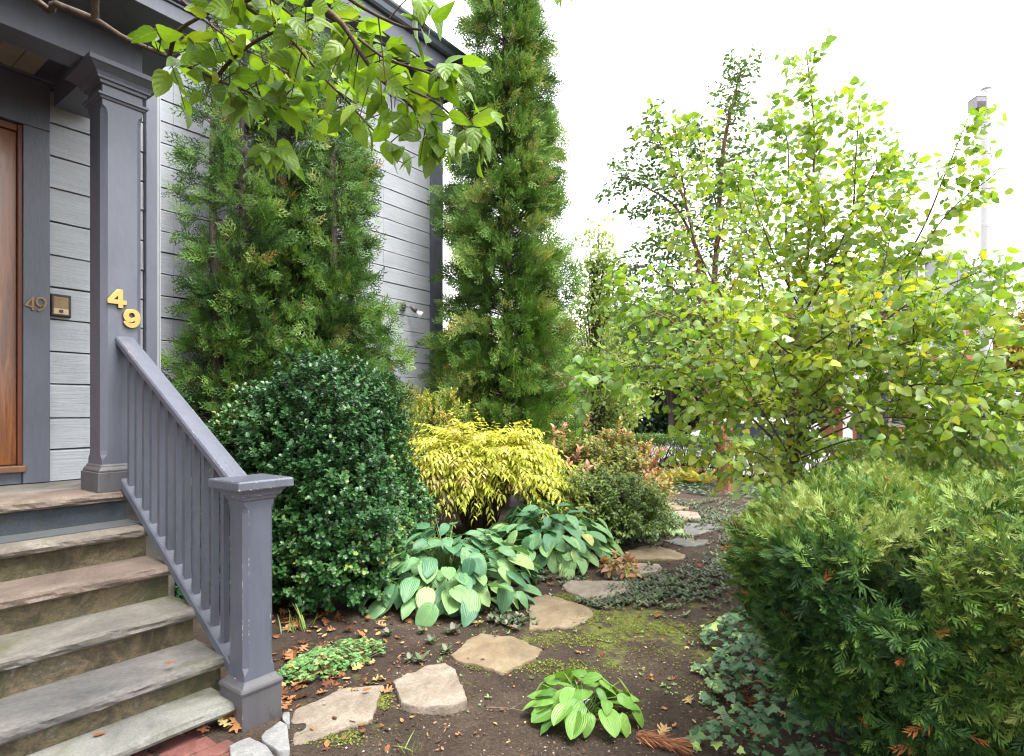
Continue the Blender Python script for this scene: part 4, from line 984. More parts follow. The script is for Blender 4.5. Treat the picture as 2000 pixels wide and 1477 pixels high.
# ---- ivy carpet under the hedge
ivy_o = [(.06, .0), (.30, -.05), (.46, .10), (.34, .30), (.44, .48), (.22, .52), (.10, .78), (0, 1.0), (-.10, .78), (-.22, .52), (-.44, .48), (-.34, .30), (-.46, .10), (-.30, -.05), (-.06, .0)]
ivy_t = [fan_tpl(ivy_o, .05), fan_tpl([(x*1.1, y*.95) for x, y in ivy_o], -.03)]
m_ivy = m_leaf('ivy_leaf', [(0, (.012, .042, .018)), (.4, (.028, .080, .032)), (.75, (.055, .12, .048)), (.94, (.11, .19, .06)), (1, (.26, .36, .09))], .45, .12, spec=.4, veins=.4, vfreq=2.2, vein_c=(.16, .26, .13))
fo = Fol(); g = np.random.default_rng(19); n = 5200
s_ = g.uniform(.75, 3.0, n); d_ = g.uniform(2.35, 5.0, n)
P = ORG + s_[:, None]*E1 + d_[:, None]*E2
edge = (P[:, 0] - (.90 + .14*wob(P*np.array([1, 1, 0]), 5, 6)) - np.clip(P[:, 1] - 2.9, 0, 9)*.42)
ok = (edge > 0) & (P[:, 1] > 1.5) & (P[:, 1] < 3.9); P = P[ok]; edge = edge[ok]; n = len(P)
P[:, 2] = .02 + np.clip(edge, 0, .35)*.42 + .09*g.random(n)*np.clip(edge*4, .1, 1)
a = g.uniform(0, 6.28, n); D = np.stack([np.cos(a) - .3, np.sin(a) - .5, -.25 + .2*g.normal(size=n)], -1); U = UP + np.array([-.25, -.35, 0]) + .32*rand_unit(g, n)
rn = np.clip(.45 + .22*g.normal(size=n) + .35*(edge < .10), 0, 1)
for k in range(2): fo.add(ivy_t[k], D[k::2], U[k::2], P[k::2], g.uniform(.032, .062, len(P[k::2])), rn[k::2])
tag(fo.build('ivy', m_ivy, smooth=True), 'dark green ivy carpet spilling out under the clipped yew', kind='stuff')
st = Tub(4)

# ---- clipped yew hedge
g = np.random.default_rng(23)
def yew_sprig(seed, k=22, two=False):
    g_ = np.random.default_rng(seed); q = [kite((0, -.25, 0), (0, 1.0, .03), .022)]
    for i in range(k):
        t = .04 + .94*i/k; s = 1 if i % 2 else -1; l = .44*(1 - .45*max(0, t - .55)/.45)*g_.uniform(.8, 1.15)
        a = (i*2.4 + g_.normal()*.3) if not two else (0 if s > 0 else PI) + g_.normal()*.35
        f = .75 + .55*t + g_.normal()*.08; d = np.array([math.cos(a)*math.cos(f), math.sin(f), math.sin(a)*math.cos(f) + (.12 if two else 0)])
        b = np.array([0, t*.92, 0.]); q.append(kite(b, b + d*l, .034))
    return kites_tpl(q)
ytp = [yew_sprig(1, 22), yew_sprig(2, 24), yew_sprig(3, 20), yew_sprig(4, 18, True)]
ytl = [yew_sprig(5, 12), yew_sprig(6, 12, True)]
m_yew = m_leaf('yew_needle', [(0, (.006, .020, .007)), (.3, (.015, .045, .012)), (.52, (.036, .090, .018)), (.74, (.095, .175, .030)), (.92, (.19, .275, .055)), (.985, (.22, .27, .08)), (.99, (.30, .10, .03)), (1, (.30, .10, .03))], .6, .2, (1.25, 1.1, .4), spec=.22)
HS0, HS1, HD0, HD1, HZ = .80, 9.2, 3.33, 5.4, 1.08
def yew_points(n, lo, hi, s_max):
    """points just under a lumpy rounded box; returns point, outward normal"""
    s = HS0 + (s_max - HS0)*g.random(n); d = HD0 + (HD1 - HD0)*g.random(n); z = .10 + (HZ - .10)*g.random(n)
    face = g.random(n); nr = np.zeros((n, 3))
    A = face < .42; B = (face >= .42) & (face < .72); C_ = face >= .72
    z[A] = HZ; d[B] = HD0; s[C_] = HS0
    Q = np.stack([s, d, z], -1); c = np.stack([np.clip(s, HS0 + .32, HS1 - .32), np.clip(d, HD0 + .32, HD1 - .32), np.clip(z, .30, HZ - .23)], -1)
    v = Q - c; r = np.linalg.norm(v, axis=1, keepdims=True); nr = v/np.maximum(r, 1e-6)
    rr = np.array([.32, .32, .23]); surf = c + nr*rr
    lump = .085*wob(surf, 3.2, 61) + .075*wob(surf, 8.5, 62)
    # the clipped side leans in towards the foot on the garden side
    dep = lo + (hi - lo)*g.random(n)
    surf = surf + nr*(lump - dep)[:, None]
    foot = np.clip((.62 - surf[:, 2])/.62, 0, 1)
    surf[:, 0] += foot*.22*(surf[:, 0] < HS0 + .6); surf[:, 1] += foot*.60*(surf[:, 1] < HD0 + .5)
    W = ORG + surf[:, 0:1]*E1 + surf[:, 1:2]*E2; W[:, 2] = surf[:, 2]
    NW = nr[:, 0:1]*E1 + nr[:, 1:2]*E2; NW[:, 2] = nr[:, 2]
    return W, NW, foot
yew = thing('yew_hedge', 'broad clipped yew hedge with bright needle tips and dark bare inner twigs', 'hedge', L(2.2, 4.2))
fo = Fol()
def yew_layer(n, lo, hi, smax, tpl, sc, bias, upb):
    W, NW, foot = yew_points(n, lo, hi, smax); dist = np.hypot(W[:, 0], W[:, 1])
    keep = g.random(len(W)) < np.clip((2.9/dist)**1.2, .15, 1); W, NW, foot = W[keep], NW[keep], foot[keep]; m = len(W)
    hole = wob(W, 7, 66) < -.60 + .26*np.clip(foot*2.2, 0, 1); W, NW, foot = W[~hole], NW[~hole], foot[~hole]; m = len(W)
    D = unit(NW*.55 + UP*(upb*(1 - 1.6*foot))[:, None] + 1.0*rand_unit(g, m)); U = NW*.7 + UP*.6 + .5*rand_unit(g, m)
    rn = np.clip(.42 + bias + .22*wob(W, 5, 68) + .16*g.normal(size=m) + .30*np.clip(NW[:, 2], 0, 1) - .30*foot, 0, .98); rn[g.random(m) < .006] = 1  # needle colour imitates shade: darker towards the foot, lighter on top
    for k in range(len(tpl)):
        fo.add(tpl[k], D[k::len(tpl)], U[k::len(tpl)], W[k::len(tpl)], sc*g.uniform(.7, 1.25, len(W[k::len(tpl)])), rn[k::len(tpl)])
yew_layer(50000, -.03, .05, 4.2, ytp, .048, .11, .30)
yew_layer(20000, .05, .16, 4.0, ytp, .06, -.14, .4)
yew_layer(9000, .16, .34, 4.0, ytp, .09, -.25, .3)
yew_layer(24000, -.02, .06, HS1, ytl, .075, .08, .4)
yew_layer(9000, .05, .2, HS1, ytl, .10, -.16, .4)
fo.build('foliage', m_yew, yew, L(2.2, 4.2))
st = Tub(5)
for i in range(150):
    s0 = g.uniform(HS0 + .35, 4.2); d0 = g.uniform(HD0 + .4, HD1 - .4); b = np.array([s0, d0, 0.]); a = g.uniform(0, 6.28); l = g.uniform(.35, .8)
    e = np.array([np.clip(s0 + math.cos(a)*l, HS0 + .12, 9), np.clip(d0 + math.sin(a)*l, HD0 + .12, HD1), g.uniform(.3, .9)])
    pts = spline([b, b*.6 + e*.4 + [0, 0, .12], e], 9); pts = pts + np.cumsum(g.normal(size=pts.shape)*.012, 0)
    W = ORG + pts[:, 0:1]*E1 + pts[:, 1:2]*E2; W[:, 2] = pts[:, 2]; st.add(W, g.uniform(.006, .016), .003)
st.build('branches', m_bark('yew_bark', [(.3, (.035, .02, .014)), (.7, (.12, .075, .05))]), yew, L(2.2, 4.2))
# ------------------------------------------------------------------ trees
def spray_tpl(seed, k=7):
    """flat fan-shaped arborvitae spray"""
    g_ = np.random.default_rng(seed); q = [kite((0, 0, 0), (0, 1, 0), .022)]
    for i in range(k):
        t = .12 + .8*i/k; s = 1 if i % 2 else -1; l = (.50 - .34*t)*g_.uniform(.8, 1.2); an = .75 + g_.normal()*.1
        b = np.array([0, t, 0]); d = np.array([math.sin(an)*s, math.cos(an), g_.normal()*.25]); e = b + d*l; q.append(kite(b, e, .030))
        for j in range(2):
            bb = b + d*l*(.35 + .3*j); an2 = an - s*0 + (.6 if j == 0 else -.6); d2 = np.array([math.sin(an2)*s, math.cos(an2), d[2]]); q.append(kite(bb, bb + d2*l*.42, .022))
    return kites_tpl(q)
sprays = [spray_tpl(s) for s in range(5)]
m_cedar = m_leaf('cedar_spray', [(0, (.014, .038, .008)), (.3, (.038, .090, .014)), (.6, (.080, .165, .026)), (.85, (.145, .245, .048)), (.96, (.20, .28, .07)), (1, (.22, .11, .035))], .5, .25, (1.2, 1.2, .5), spec=.3)
bark_c = m_bark('cedar_bark', [(.3, (.018, .013, .010)), (.7, (.075, .056, .043))], (25, 25, 3))
def cedar_crown(fo, st, g, base, hgt, prof, nb, spd, sc, clamp=None, z0=.5, bias=0., gap=.0):
    """branches from one stem; flat sprays along the outer part of each"""
    base = np.asarray(base, float); z = z0 + (hgt - z0)*g.random(nb)**.92; az = g.uniform(0, 6.28, nb)
    r = np.array([prof(q) for q in z/hgt])*g.uniform(.55, 1.08, nb); ok = r > .04; z, az, r = z[ok], az[ok], r[ok]; nb = len(z)
    ok = wob(np.stack([np.cos(az)*1.5, np.sin(az)*1.5, z*1.1], -1), 1.5, int(nb) % 97) > -1 + gap; z, az, r = z[ok], az[ok], r[ok]; nb = len(z)
    out = np.stack([np.cos(az), np.sin(az), np.zeros(nb)], -1); rise = g.uniform(.15, .75, nb)
    bc = .22*g.normal(size=nb)
    def pt(t): return base + out*(r*t)[:, None] + UP*(z - r*.25 + r*rise*t - r*.35*t*t)[:, None]
    if st is not None:
        for i in range(nb):
            tt = np.linspace(0, .95, 6)[:, None]; st.add(base + out[i]*r[i]*tt + UP*(z[i] - r[i]*.25 + r[i]*rise[i]*tt - r[i]*.35*tt*tt), .012*min(1, r[i]) + .003, .002)
    m = np.maximum(3, (r*spd).astype(int)); idx = np.repeat(np.arange(nb), m); M = len(idx)
    t = .22 + .80*g.random(M)**.65; off = rand_unit(g, M)*(.06 + .16*r[idx]*(1.1 - t)*1.0)[:, None]*g.random(M)[:, None]
    P = base + out[idx]*(r[idx]*t)[:, None] + UP*(z[idx] - r[idx]*.25 + r[idx]*rise[idx]*t - r[idx]*.35*t*t)[:, None] + off
    if clamp is not None: k = clamp(P); P = P[k]; idx = idx[k]; t = t[k]; M = len(P)
    D = unit(out[idx]*.75 + UP*(.50 - .85*g.random(M))[:, None] + .48*rand_unit(g, M)); U = unit(np.cross(D, UP + .3*rand_unit(g, M))) + .5*rand_unit(g, M)
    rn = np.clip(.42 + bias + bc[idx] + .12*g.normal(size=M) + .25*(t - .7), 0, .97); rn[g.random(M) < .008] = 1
    for k in range(5): fo.add(sprays[k], D[k::5], U[k::5], P[k::5], sc*g.uniform(.65, 1.25, len(P[k::5])), rn[k::5])

# tall cedar at the house corner
g = np.random.default_rng(31); cb_ = np.array([-.10, 8.75, 0])
ced = thing('cedar_tree', 'tall narrow cedar tree with feathery sprays standing past the house corner', 'tree', cb_)
fo = Fol(); st = Tub(5)
prof = lambda q: 1.24*min(1, (q + .05)*7)*(1 - q)**.50
cedar_crown(fo, st, g, cb_, 8.9, prof, 1600, 30, .22, z0=.35, bias=.17, gap=.48)
fo.build('crown', m_cedar, ced, cb_); st.build('branches', bark_c, ced, cb_)
st = Tub(9); st.add(spline([cb_, cb_ + [.03, 0, 3], cb_ + [-.02, 0, 6], cb_ + [0, 0, 8.7]], 30), .085, .010); st.build('trunk', bark_c, ced, cb_)

# cedar against the house wall, several stems
g = np.random.default_rng(32); fo = Fol(); st = Tub(5); tk = Tub(9)
wc = L(2.4, -1.9); wced = thing('wall_cedar', 'wide cedar with two dark trunks growing against the clapboard wall behind the holly', 'tree', wc)
def wclamp(P):
    s, d = toloc_v(P); return (d > -2.50) & (s > .75)
for (s, d, rad, hh, nb) in ((1.66, -1.98, .46, 6.3, 130), (1.90, -1.85, .58, 6.6, 170), (2.45, -1.90, .84, 6.4, 270), (3.00, -1.85, .84, 6.0, 280), (2.70, -1.45, .66, 4.6, 140)):
    b = L(s, d); p_ = lambda q, rad=rad: rad*min(1, (q + .1)*5)*(1 - q**1.5)**.9*(1 + .16*math.sin(q*17 + rad*9))
    cedar_crown(fo, st, g, b, hh, p_, int(nb*2.6), 36, .18, wclamp, z0=.55, bias=.0, gap=.58)
    if rad != .70:
        top = b + [.05, 0, hh - .3]; tk = Tub(9); tk.add(spline([b, b + [.02, 0, 2.0], b + [-.03, .02, 4.0], top], 24), .07 if rad < .7 else .028, .010); tk.build('trunk', bark_c, wced, wc)
fo.build('crown', m_cedar, wced, wc); st.build('branches', bark_c, wced, wc)

# ---- broadleaf tree from explicit limbs
def leafy_tree(fo, st, g, limbs, twl, tws, lsp, ls, tpls, r0, cl_sd=.15, bias=0., t0=.2, droop=.35, tw_up=.2, grow=None, side=1.0, nsub=0, upb=.7):
    for li, lm in enumerate(limbs):
        pts, rA, tA = lm[:3]; thin = lm[3] if len(lm) > 3 else 1.
        P = spline(pts, 40); L_ = np.linalg.norm(np.diff(P, axis=0), axis=1).sum(); st.add(P, rA, max(.0025, rA*.15))
        cl = g.normal()*cl_sd; nt_ = max(3, int(L_*(1 - tA)/tws/thin))
        runs = [P[26:]]
        for k in range(nt_):
            t = tA + (1 - tA)*(k + g.random())/nt_; i = min(38, int(t*39)); d = unit(P[i+1] - P[i])
            sd = unit(np.cross(d, rand_unit(g, 1)[0])); td = unit(d*.55 + sd*side + UP*tw_up); l = twl*g.uniform(.45, 1.1)*(1.15 - .6*t)/thin**.5
            tw = spline([P[i], P[i] + td*l*.5 + UP*.02*l, P[i] + td*l - UP*.08*l], 9); runs.append(tw); st.add(tw, max(.0022, rA*.22*(1 - t*.6)), .001)
            for _ in range(nsub):
                j = g.integers(2, 7); s2 = unit(td*.6 + rand_unit(g, 1)[0]*.9); tw2 = spline([tw[j], tw[j] + s2*l*.22, tw[j] + s2*l*.42 - UP*.02], 6); runs.append(tw2); st.add(tw2, .0015, .0008)
        for tw in runs:
            l = np.linalg.norm(np.diff(tw, axis=0), axis=1).sum(); m = max(2, int(l/lsp)); x = (np.arange(m) + .6)/m*(len(tw) - 1.01); ii = x.astype(int); fr = (x - ii)[:, None]
            pos = tw[ii]*(1-fr) + tw[ii+1]*fr; d = unit(tw[ii+1] - tw[ii]); sd = unit(np.cross(d, UP + .2*rand_unit(g, 1)[0])); sg = np.where(np.arange(m) % 2, 1., -1.)[:, None]
            D = unit(d*.55 + sd*sg*.8 - UP*droop + .35*rand_unit(g, m)); pos = pos + D*ls*.22
            rn = np.clip(.45 + bias + cl + .16*g.normal(size=m) + (grow(pos) if grow else 0), 0, 1)
            for q in range(len(tpls)):
                s = (np.arange(m) + li) % len(tpls) == q
                fo.add(tpls[q], D[s], (UP*upb + rand_unit(g, m))[s], pos[s], (ls*g.uniform(.6, 1.18, m))[s], rn[s])
# young birch
g = np.random.default_rng(33)
bt = [leaf_tpl(7, 3, .40, .38, .85, fold=.18, droop=.22, serr=.07), leaf_tpl(7, 5, .38, .4, .9, fold=.05, droop=.40, serr=.07, wave=.06), leaf_tpl(7, 3, .42, .36, .85, fold=.30, droop=.10, serr=.07, wave=.04)]
m_birch = m_leaf('birch_leaf', [(0, (.06, .145, .022)), (.3, (.12, .24, .033)), (.55, (.20, .31, .042)), (.80, (.32, .37, .045)), (.94, (.44, .41, .05)), (1, (.50, .36, .045))], .38, .45, (1.35, 1.3, .35), spec=.5, veins=.3, vfreq=3, vein_c=(.3, .36, .1), back=((.26, .34, .17), .5))
def A(*p): return [at(*q) for q in p]
bl = [(A((1548,1168,4.7),(1546,1000,4.7),(1547,900,4.7),(1550,720,4.7),(1570,560,4.7),(1585,400,4.7),(1590,250,4.65),(1575,100,4.6)), .030, .14),
 (A((1552,930,4.7),(1575,800,4.65),(1600,700,4.6),(1640,560,4.5),(1665,420,4.45),(1672,300,4.4),(1680,195,4.4)), .018, .25),
 (A((1546,840,4.7),(1543,600,4.9),(1535,450,4.95),(1540,300,5.0),(1524,215,5.)), .016, .3),
 (A((1556,860,4.7),(1680,640,4.3),(1790,470,4.0),(1850,330,3.8),(1893,225,3.7)), .011, .3, 1.8),
 (A((1556,830,4.65),(1720,620,4.1),(1840,430,3.8),(1950,335,3.6)), .009, .3, 2.2),
 (A((1560,780,4.6),(1750,610,4.0),(1880,545,3.7),(1965,515,3.5)), .007, .3, 2.0),
 (A((1556,800,4.6),(1720,690,3.9),(1880,640,3.5),(2060,560,3.2)), .007, .3, .9),
 (A((1556,850,4.6),(1750,760,3.8),(1900,750,3.4),(2060,710,3.2)), .007, .3, .8),
 (A((1552,880,4.6),(1700,820,3.9),(1850,820,3.5),(2030,800,3.2)), .006, .25, .8),
 (A((1552,900,4.6),(1660,860,4.1),(1800,860,3.7),(1960,860,3.4)), .006, .3, .8), (A((1556,850,4.6),(1720,740,4.3),(1850,690,4.2),(1990,640,4.2)), .007, .3, .8), (A((1556,800,4.6),(1700,640,4.6),(1800,590,4.6),(1900,570,4.6)), .007, .3), (A((1556,860,4.6),(1720,790,4.4),(1850,770,4.3),(1980,760,4.2)), .007, .3, .8),
 (A((1546,830,4.7),(1450,650,4.5),(1360,480,4.4),(1330,330,4.4),(1318,240,4.4)), .013, .3),
 (A((1546,860,4.7),(1420,690,4.3),(1290,600,4.1),(1190,565,4.0)), .008, .25),
 (A((1545,890,4.7),(1400,760,4.2),(1260,715,4.0),(1128,745,3.9)), .008, .25),
 (A((1548,780,4.7),(1490,560,5.2),(1450,420,5.4),(1440,340,5.4)), .012, .3),
 (A((1550,790,4.7),(1610,600,5.4),(1730,420,5.5),(1790,300,5.4)), .010, .3, 1.8),
 (A((1545,900,4.7),(1470,820,4.3),(1400,790,4.1),(1310,800,4.0)), .007, .12),
 (A((1546,930,4.7),(1480,885,4.4),(1420,890,4.2),(1365,905,4.1)), .006, .1),
 (A((1550,900,4.75),(1590,750,4.5),(1610,600,4.4),(1612,470,4.35),(1605,380,4.3)), .010, .25), (A((1548,900,4.7),(1520,760,4.5),(1490,640,4.4),(1480,520,4.3)), .009, .25), (A((1550,880,4.7),(1640,740,4.3),(1700,620,4.1),(1735,480,4.0),(1750,400,4.)), .009, .25), (A((1550,900,4.7),(1600,800,4.2),(1650,720,4.0),(1690,700,3.9)), .006, .1), (A((1548,900,4.7),(1500,820,4.2),(1460,760,4.),(1430,700,3.9)), .006, .1), (A((1550,880,4.7),(1660,800,4.1),(1760,700,3.8),(1830,600,3.6)), .008, .25),
 (A((1550,720,4.8),(1500,640,5.8),(1400,560,6.2)), .010, .3), (A((1550,720,4.8),(1650,560,5.9),(1760,500,6.1)), .010, .3),
 (A((1550,760,4.8),(1660,700,5.6),(1800,660,5.8)), .010, .3), (A((1548,800,4.8),(1440,740,5.6),(1330,690,5.8)), .010, .3),
 (A((1550,650,4.7),(1620,520,4.3),(1700,350,4.2),(1745,290,4.2)), .010, .3), (A((1560,600,4.7),(1500,470,4.4),(1465,350,4.4)), .009, .3),
 (A((1550,700,4.6),(1640,640,3.9),(1700,600,3.6)), .008, .3), (A((1550,700,4.6),(1480,640,3.9),(1400,630,3.6)), .008, .3), (A((1550,800,4.6),(1600,760,3.9),(1640,720,3.7)), .008, .3)]
bb = bl[0][0][0]; birch = thing('birch_tree', 'young birch tree with airy yellow-green leaves beside the yew hedge', 'tree', (bb[0], bb[1], 0))
fo = Fol(); st = Tub(6)
def bgrow(p):                                   # the inner and lower leaves are turning yellow
    u = 1000 + FOC*p[:, 0]/p[:, 1]; return np.clip(.32 - np.hypot((p[:, 0] - bb[0])*.42, (p[:, 2] - 2.0)*.30)*.45, -.22, .3) - .13*np.clip(p[:, 0] - bb[0], -.3, 1.3)
leafy_tree(fo, st, g, bl[1:], .56, .052, .036, .066, bt, .01, .06, -.09, grow=bgrow, droop=.35, nsub=1, upb=.35)
s2 = Tub(9); leafy_tree(fo, s2, g, bl[:1], .55, .036, .037, .070, bt, .01, .05, -.06, grow=bgrow, droop=.35, nsub=1, upb=.35)
bark_b = m_bark('birch_bark', [(.3, (.05, .03, .02)), (.48, (.16, .10, .065)), (.6, (.34, .25, .18)), (.75, (.48, .40, .33))], (10, 10, 22), .6)
fo.build('crown', m_birch, birch, (bb[0], bb[1], 0), smooth=True); st.build('branches', m_bark('birch_twig', [(.3, (.035, .022, .016)), (.7, (.12, .08, .055))]), birch, (bb[0], bb[1], 0)); s2.build('trunk', bark_b, birch, (bb[0], bb[1], 0))

# paperbark maple by the far hedge
g = np.random.default_rng(34); Y = 10.4
mt = [leaf_tpl(4, 3, .22, .5, .6, fold=.2, droop=.2, serr=.12), leaf_tpl(4, 3, .24, .5, .6, fold=.1, droop=.4, serr=.12)]
m_maple = m_leaf('maple_leaf', [(0, (.03, .07, .02)), (.45, (.06, .13, .032)), (.85, (.12, .20, .05)), (.97, (.2, .24, .07)), (1, (.42, .16, .06))], .5, .3, spec=.35)
ml = [(A((1412,885,Y),(1396,780,Y),(1390,640,Y),(1400,480,Y),(1412,300,Y),(1432,200,Y),(1450,130,Y)), .085, .25),
 (A((1410,880,Y),(1340,760,10.2),(1290,680,10.),(1235,640,9.9)), .06, .35), (A((1398,720,Y),(1370,560,10.2),(1345,420,10),(1300,300,10),(1270,250,10)), .05, .3),
 (A((1393,580,Y),(1330,420,10.3),(1260,365,10.2),(1215,345,10.2)), .035, .3), (A((1395,620,Y),(1440,480,10.7),(1465,400,10.9),(1470,330,10.9)), .035, .3),
 (A((1392,690,Y),(1320,570,10.7),(1260,520,10.8),(1205,540,10.8)), .035, .3), (A((1411,860,Y),(1470,770,10.6),(1490,690,10.7),(1500,640,10.7)), .05, .3),
 (A((1404,420,Y),(1380,320,10.2),(1372,240,10.2)), .02, .2), (A((1392,640,Y),(1330,520,11),(1290,470,11.2)), .03, .3), (A((1398,500,Y),(1420,400,9.9),(1430,300,9.8)), .02, .2),
 (A((1392,700,Y),(1300,620,9.8),(1215,590,9.7)), .03, .3), (A((1392,640,Y),(1430,560,9.9),(1480,500,9.8)), .03, .3), (A((1405,800,Y),(1330,690,11),(1270,600,11.4)), .03, .3)]
mb_ = np.array([gnd(1416, 960)[0], Y, 0]); maple = thing('paperbark_maple', 'slim maple with peeling cinnamon bark and small dark leaves beyond the path', 'tree', mb_)
fo = Fol(); st = Tub(6)
leafy_tree(fo, st, g, ml, .95, .066, .06, .105, mt, .03, .10, .08, droop=.2, nsub=3)
bark_p = m_bark('peeling_cinnamon_bark', [(.3, (.03, .010, .006)), (.47, (.10, .034, .016)), (.6, (.19, .075, .034)), (.75, (.32, .18, .09))], (9, 9, 7), 1.)
fo.build('crown', m_maple, maple, mb_, smooth=True); st.build('limbs', m_bark('red_brown_bark', [(.3, (.06, .022, .012)), (.7, (.2, .085, .045))]), maple, mb_)
s2 = Tub(12); tr = spline([mb_ + [0, 0, -.02], mb_ + [0, 0, .15], mb_ + [.0, 0, .5], at(1412, 875, Y), at(1402, 820, Y)], 24)
s2.add(tr, 0, 0, np.interp(np.linspace(0, 1, 24), [0, .12, .3, .7, 1], [.185, .155, .138, .125, .09])); s2.build('trunk', bark_p, maple, mb_)
fk = Fol(); n = 60; a = g.uniform(0, 6.28, n); zz = g.uniform(.05, .85, n)
fk.add(curled(ovl, .0, 3), UP + .3*rand_unit(g, n), np.stack([np.cos(a), np.sin(a), 0*a], -1), mb_ + np.stack([np.cos(a)*.145, np.sin(a)*.145, zz], -1), g.uniform(.05, .13, n), g.random(n))
fk.build('bark_curls', m_leaf('bark_curl', [(0, (.14, .05, .022)), (1, (.34, .19, .10))], .7, .2), maple, mb_)

# ---- cherry overhanging the porch; its trunk stands left of the camera, out of the picture
g = np.random.default_rng(35)
ct = [leaf_tpl(10, 5, .31, .55, 1.0, fold=.16, droop=.30, serr=.03, corr=.006), leaf_tpl(10, 5, .33, .5, .95, fold=.05, droop=.55, serr=.03, corr=.006, wave=.03), leaf_tpl(10, 5, .30, .55, 1.05, fold=.30, droop=.18, serr=.03, corr=.006)]
m_cherry = m_leaf('cherry_leaf', [(0, (.045, .10, .012)), (.35, (.085, .17, .018)), (.65, (.14, .24, .025)), (.9, (.22, .30, .04)), (1, (.32, .33, .05))], .4, .42, (1.4, 1.4, .35), spec=.35, veins=.3, vfreq=4.5, vein_c=(.25, .33, .08), back=((.18, .26, .09), .4), bmp=.2)
bark_ch = m_bark('cherry_bark', [(.3, (.02, .013, .009)), (.55, (.06, .038, .022)), (.75, (.14, .09, .055))], (14, 14, 14), .5)
cb0 = np.array([-1.15, -.35, 0.]); cherry = thing('cherry_tree', 'cherry tree reaching leafy branches across the porch and the house wall', 'tree', cb0)
fo = Fol(); st = Tub(7)
cl_ = [(np.vstack([[cb0 + [0, 0, 2.2], cb0 + [-.25, .9, 2.75]], A((40,-25,2.0),(110,8,2.05),(185,38,2.05),(245,75,2.05),(330,112,2.0),(420,155,1.95),(490,182,1.9),(560,215,1.9))]), .016, .62),
 (A((185,36,2.05),(190,-20,2.0),(230,-120,1.9),(330,-160,1.8),(430,-90,1.75),(520,-10,1.7),(610,60,1.65)), .013, .45),
 (A((330,112,2.0),(350,60,1.9),(420,20,1.85),(480,-5,1.8)), .008, .2), (A((420,155,1.95),(460,110,1.9),(520,70,1.85),(600,40,1.8),(660,10,1.75)), .007, .1),
 (np.vstack([[cb0 + [.2, .3, 2.5]], A((560,-140,1.5),(612,-10,1.62),(670,50,1.66),(730,140,1.7),(800,205,1.72),(862,266,1.75))]), .013, .45),
 (A((520,-10,1.8),(480,10,1.8),(560,70,1.8),(640,160,1.85),(700,205,1.9)), .007, .2), (A((640,160,1.85),(680,200,1.85),(730,255,1.85),(775,290,1.85)), .004, .5),
 (A((700,75,1.68),(755,115,1.66),(830,140,1.64),(880,160,1.62)), .005, .2), (A((760,160,1.7),(850,200,1.68),(905,250,1.68),(935,262,1.68)), .004, .55),
 (A((400,150,2.0),(500,190,2.1),(580,215,2.15),(660,235,2.2)), .005, .2), (A((500,160,1.95),(520,230,1.95),(545,300,1.95)), .0035, .88),
 (A((420,10,1.9),(520,60,2.0),(620,110,2.1),(690,140,2.15)), .005, .15), (A((310,-40,2.2),(400,40,2.3),(500,110,2.35),(600,160,2.4)), .006, .3), (A((560,-60,2.2),(640,20,2.25),(720,90,2.3),(790,140,2.3)), .006, .3),
 (A((620,-50,1.5),(700,10,1.55),(780,50,1.55),(830,60,1.55)), .006, .35)]
leafy_tree(fo, st, g, cl_, .20, .054, .036, .080, ct, .01, .10, .12, droop=.15, tw_up=.12, nsub=0, upb=.8)
def cluster(u, v, Y, n, s, seed):
    g_ = np.random.default_rng(seed); p = at(u, v, Y); a = np.arange(n)*2.4
    D = np.stack([np.cos(a)*.65, np.sin(a)*.65, -.75 + .2*g_.normal(size=n)], -1); fo.add(ct[seed % 3], D, np.stack([np.cos(a)*.5, np.sin(a)*.5 - .6, np.ones(n)*.5], -1), p + D*.02, s*g_.uniform(.8, 1.15, n), np.clip(.55 + .15*g_.normal(size=n), 0, 1))
for q in ((858, 256, 1.75, 7, .095, 0), (925, 244, 1.68, 6, .075, 1), (548, 298, 1.95, 4, .075, 2), (778, 284, 1.85, 4, .065, 4), (870, 120, 1.62, 5, .09, 3), (1085, -36, 1.5, 4, .05, 6), (825, -14, 1.55, 4, .10, 7)): cluster(*q)
# the rest of the crown, unseen over and behind the camera, added for shade
for i in range(64):
    a = g.uniform(PI*.62, PI*1.95); r = g.uniform(1.2, 3.2); p0 = cb0 + [.0, .0, 2.3]; e = cb0 + [math.cos(a)*r, math.sin(a)*r, g.uniform(3.0, 4.6)]
    if e[1] > .4 and e[0] > -1.9: continue
    leafy_tree(fo, st, g, [([p0, (p0 + e)/2 + [0, 0, .5], e], .03, .25)], .8, .16, .07, .18, ct, .02, .1, 0., droop=.5, nsub=1)
fo.build('crown', m_cherry, cherry, cb0, smooth=True); st.build('branches', bark_ch, cherry, cb0)
s2 = Tub(12); s2.add(spline([cb0, cb0 + [.02, 0, 1], cb0 + [0, 0, 2.35]], 14), .13, .085); s2.build('trunk', bark_ch, cherry, cb0)
# ------------------------------------------------------------------ beyond the garden
g = np.random.default_rng(44)
def loc_obj(o): o.location = L(0, 0); o.rotation_euler = (0, 0, HROT); return o
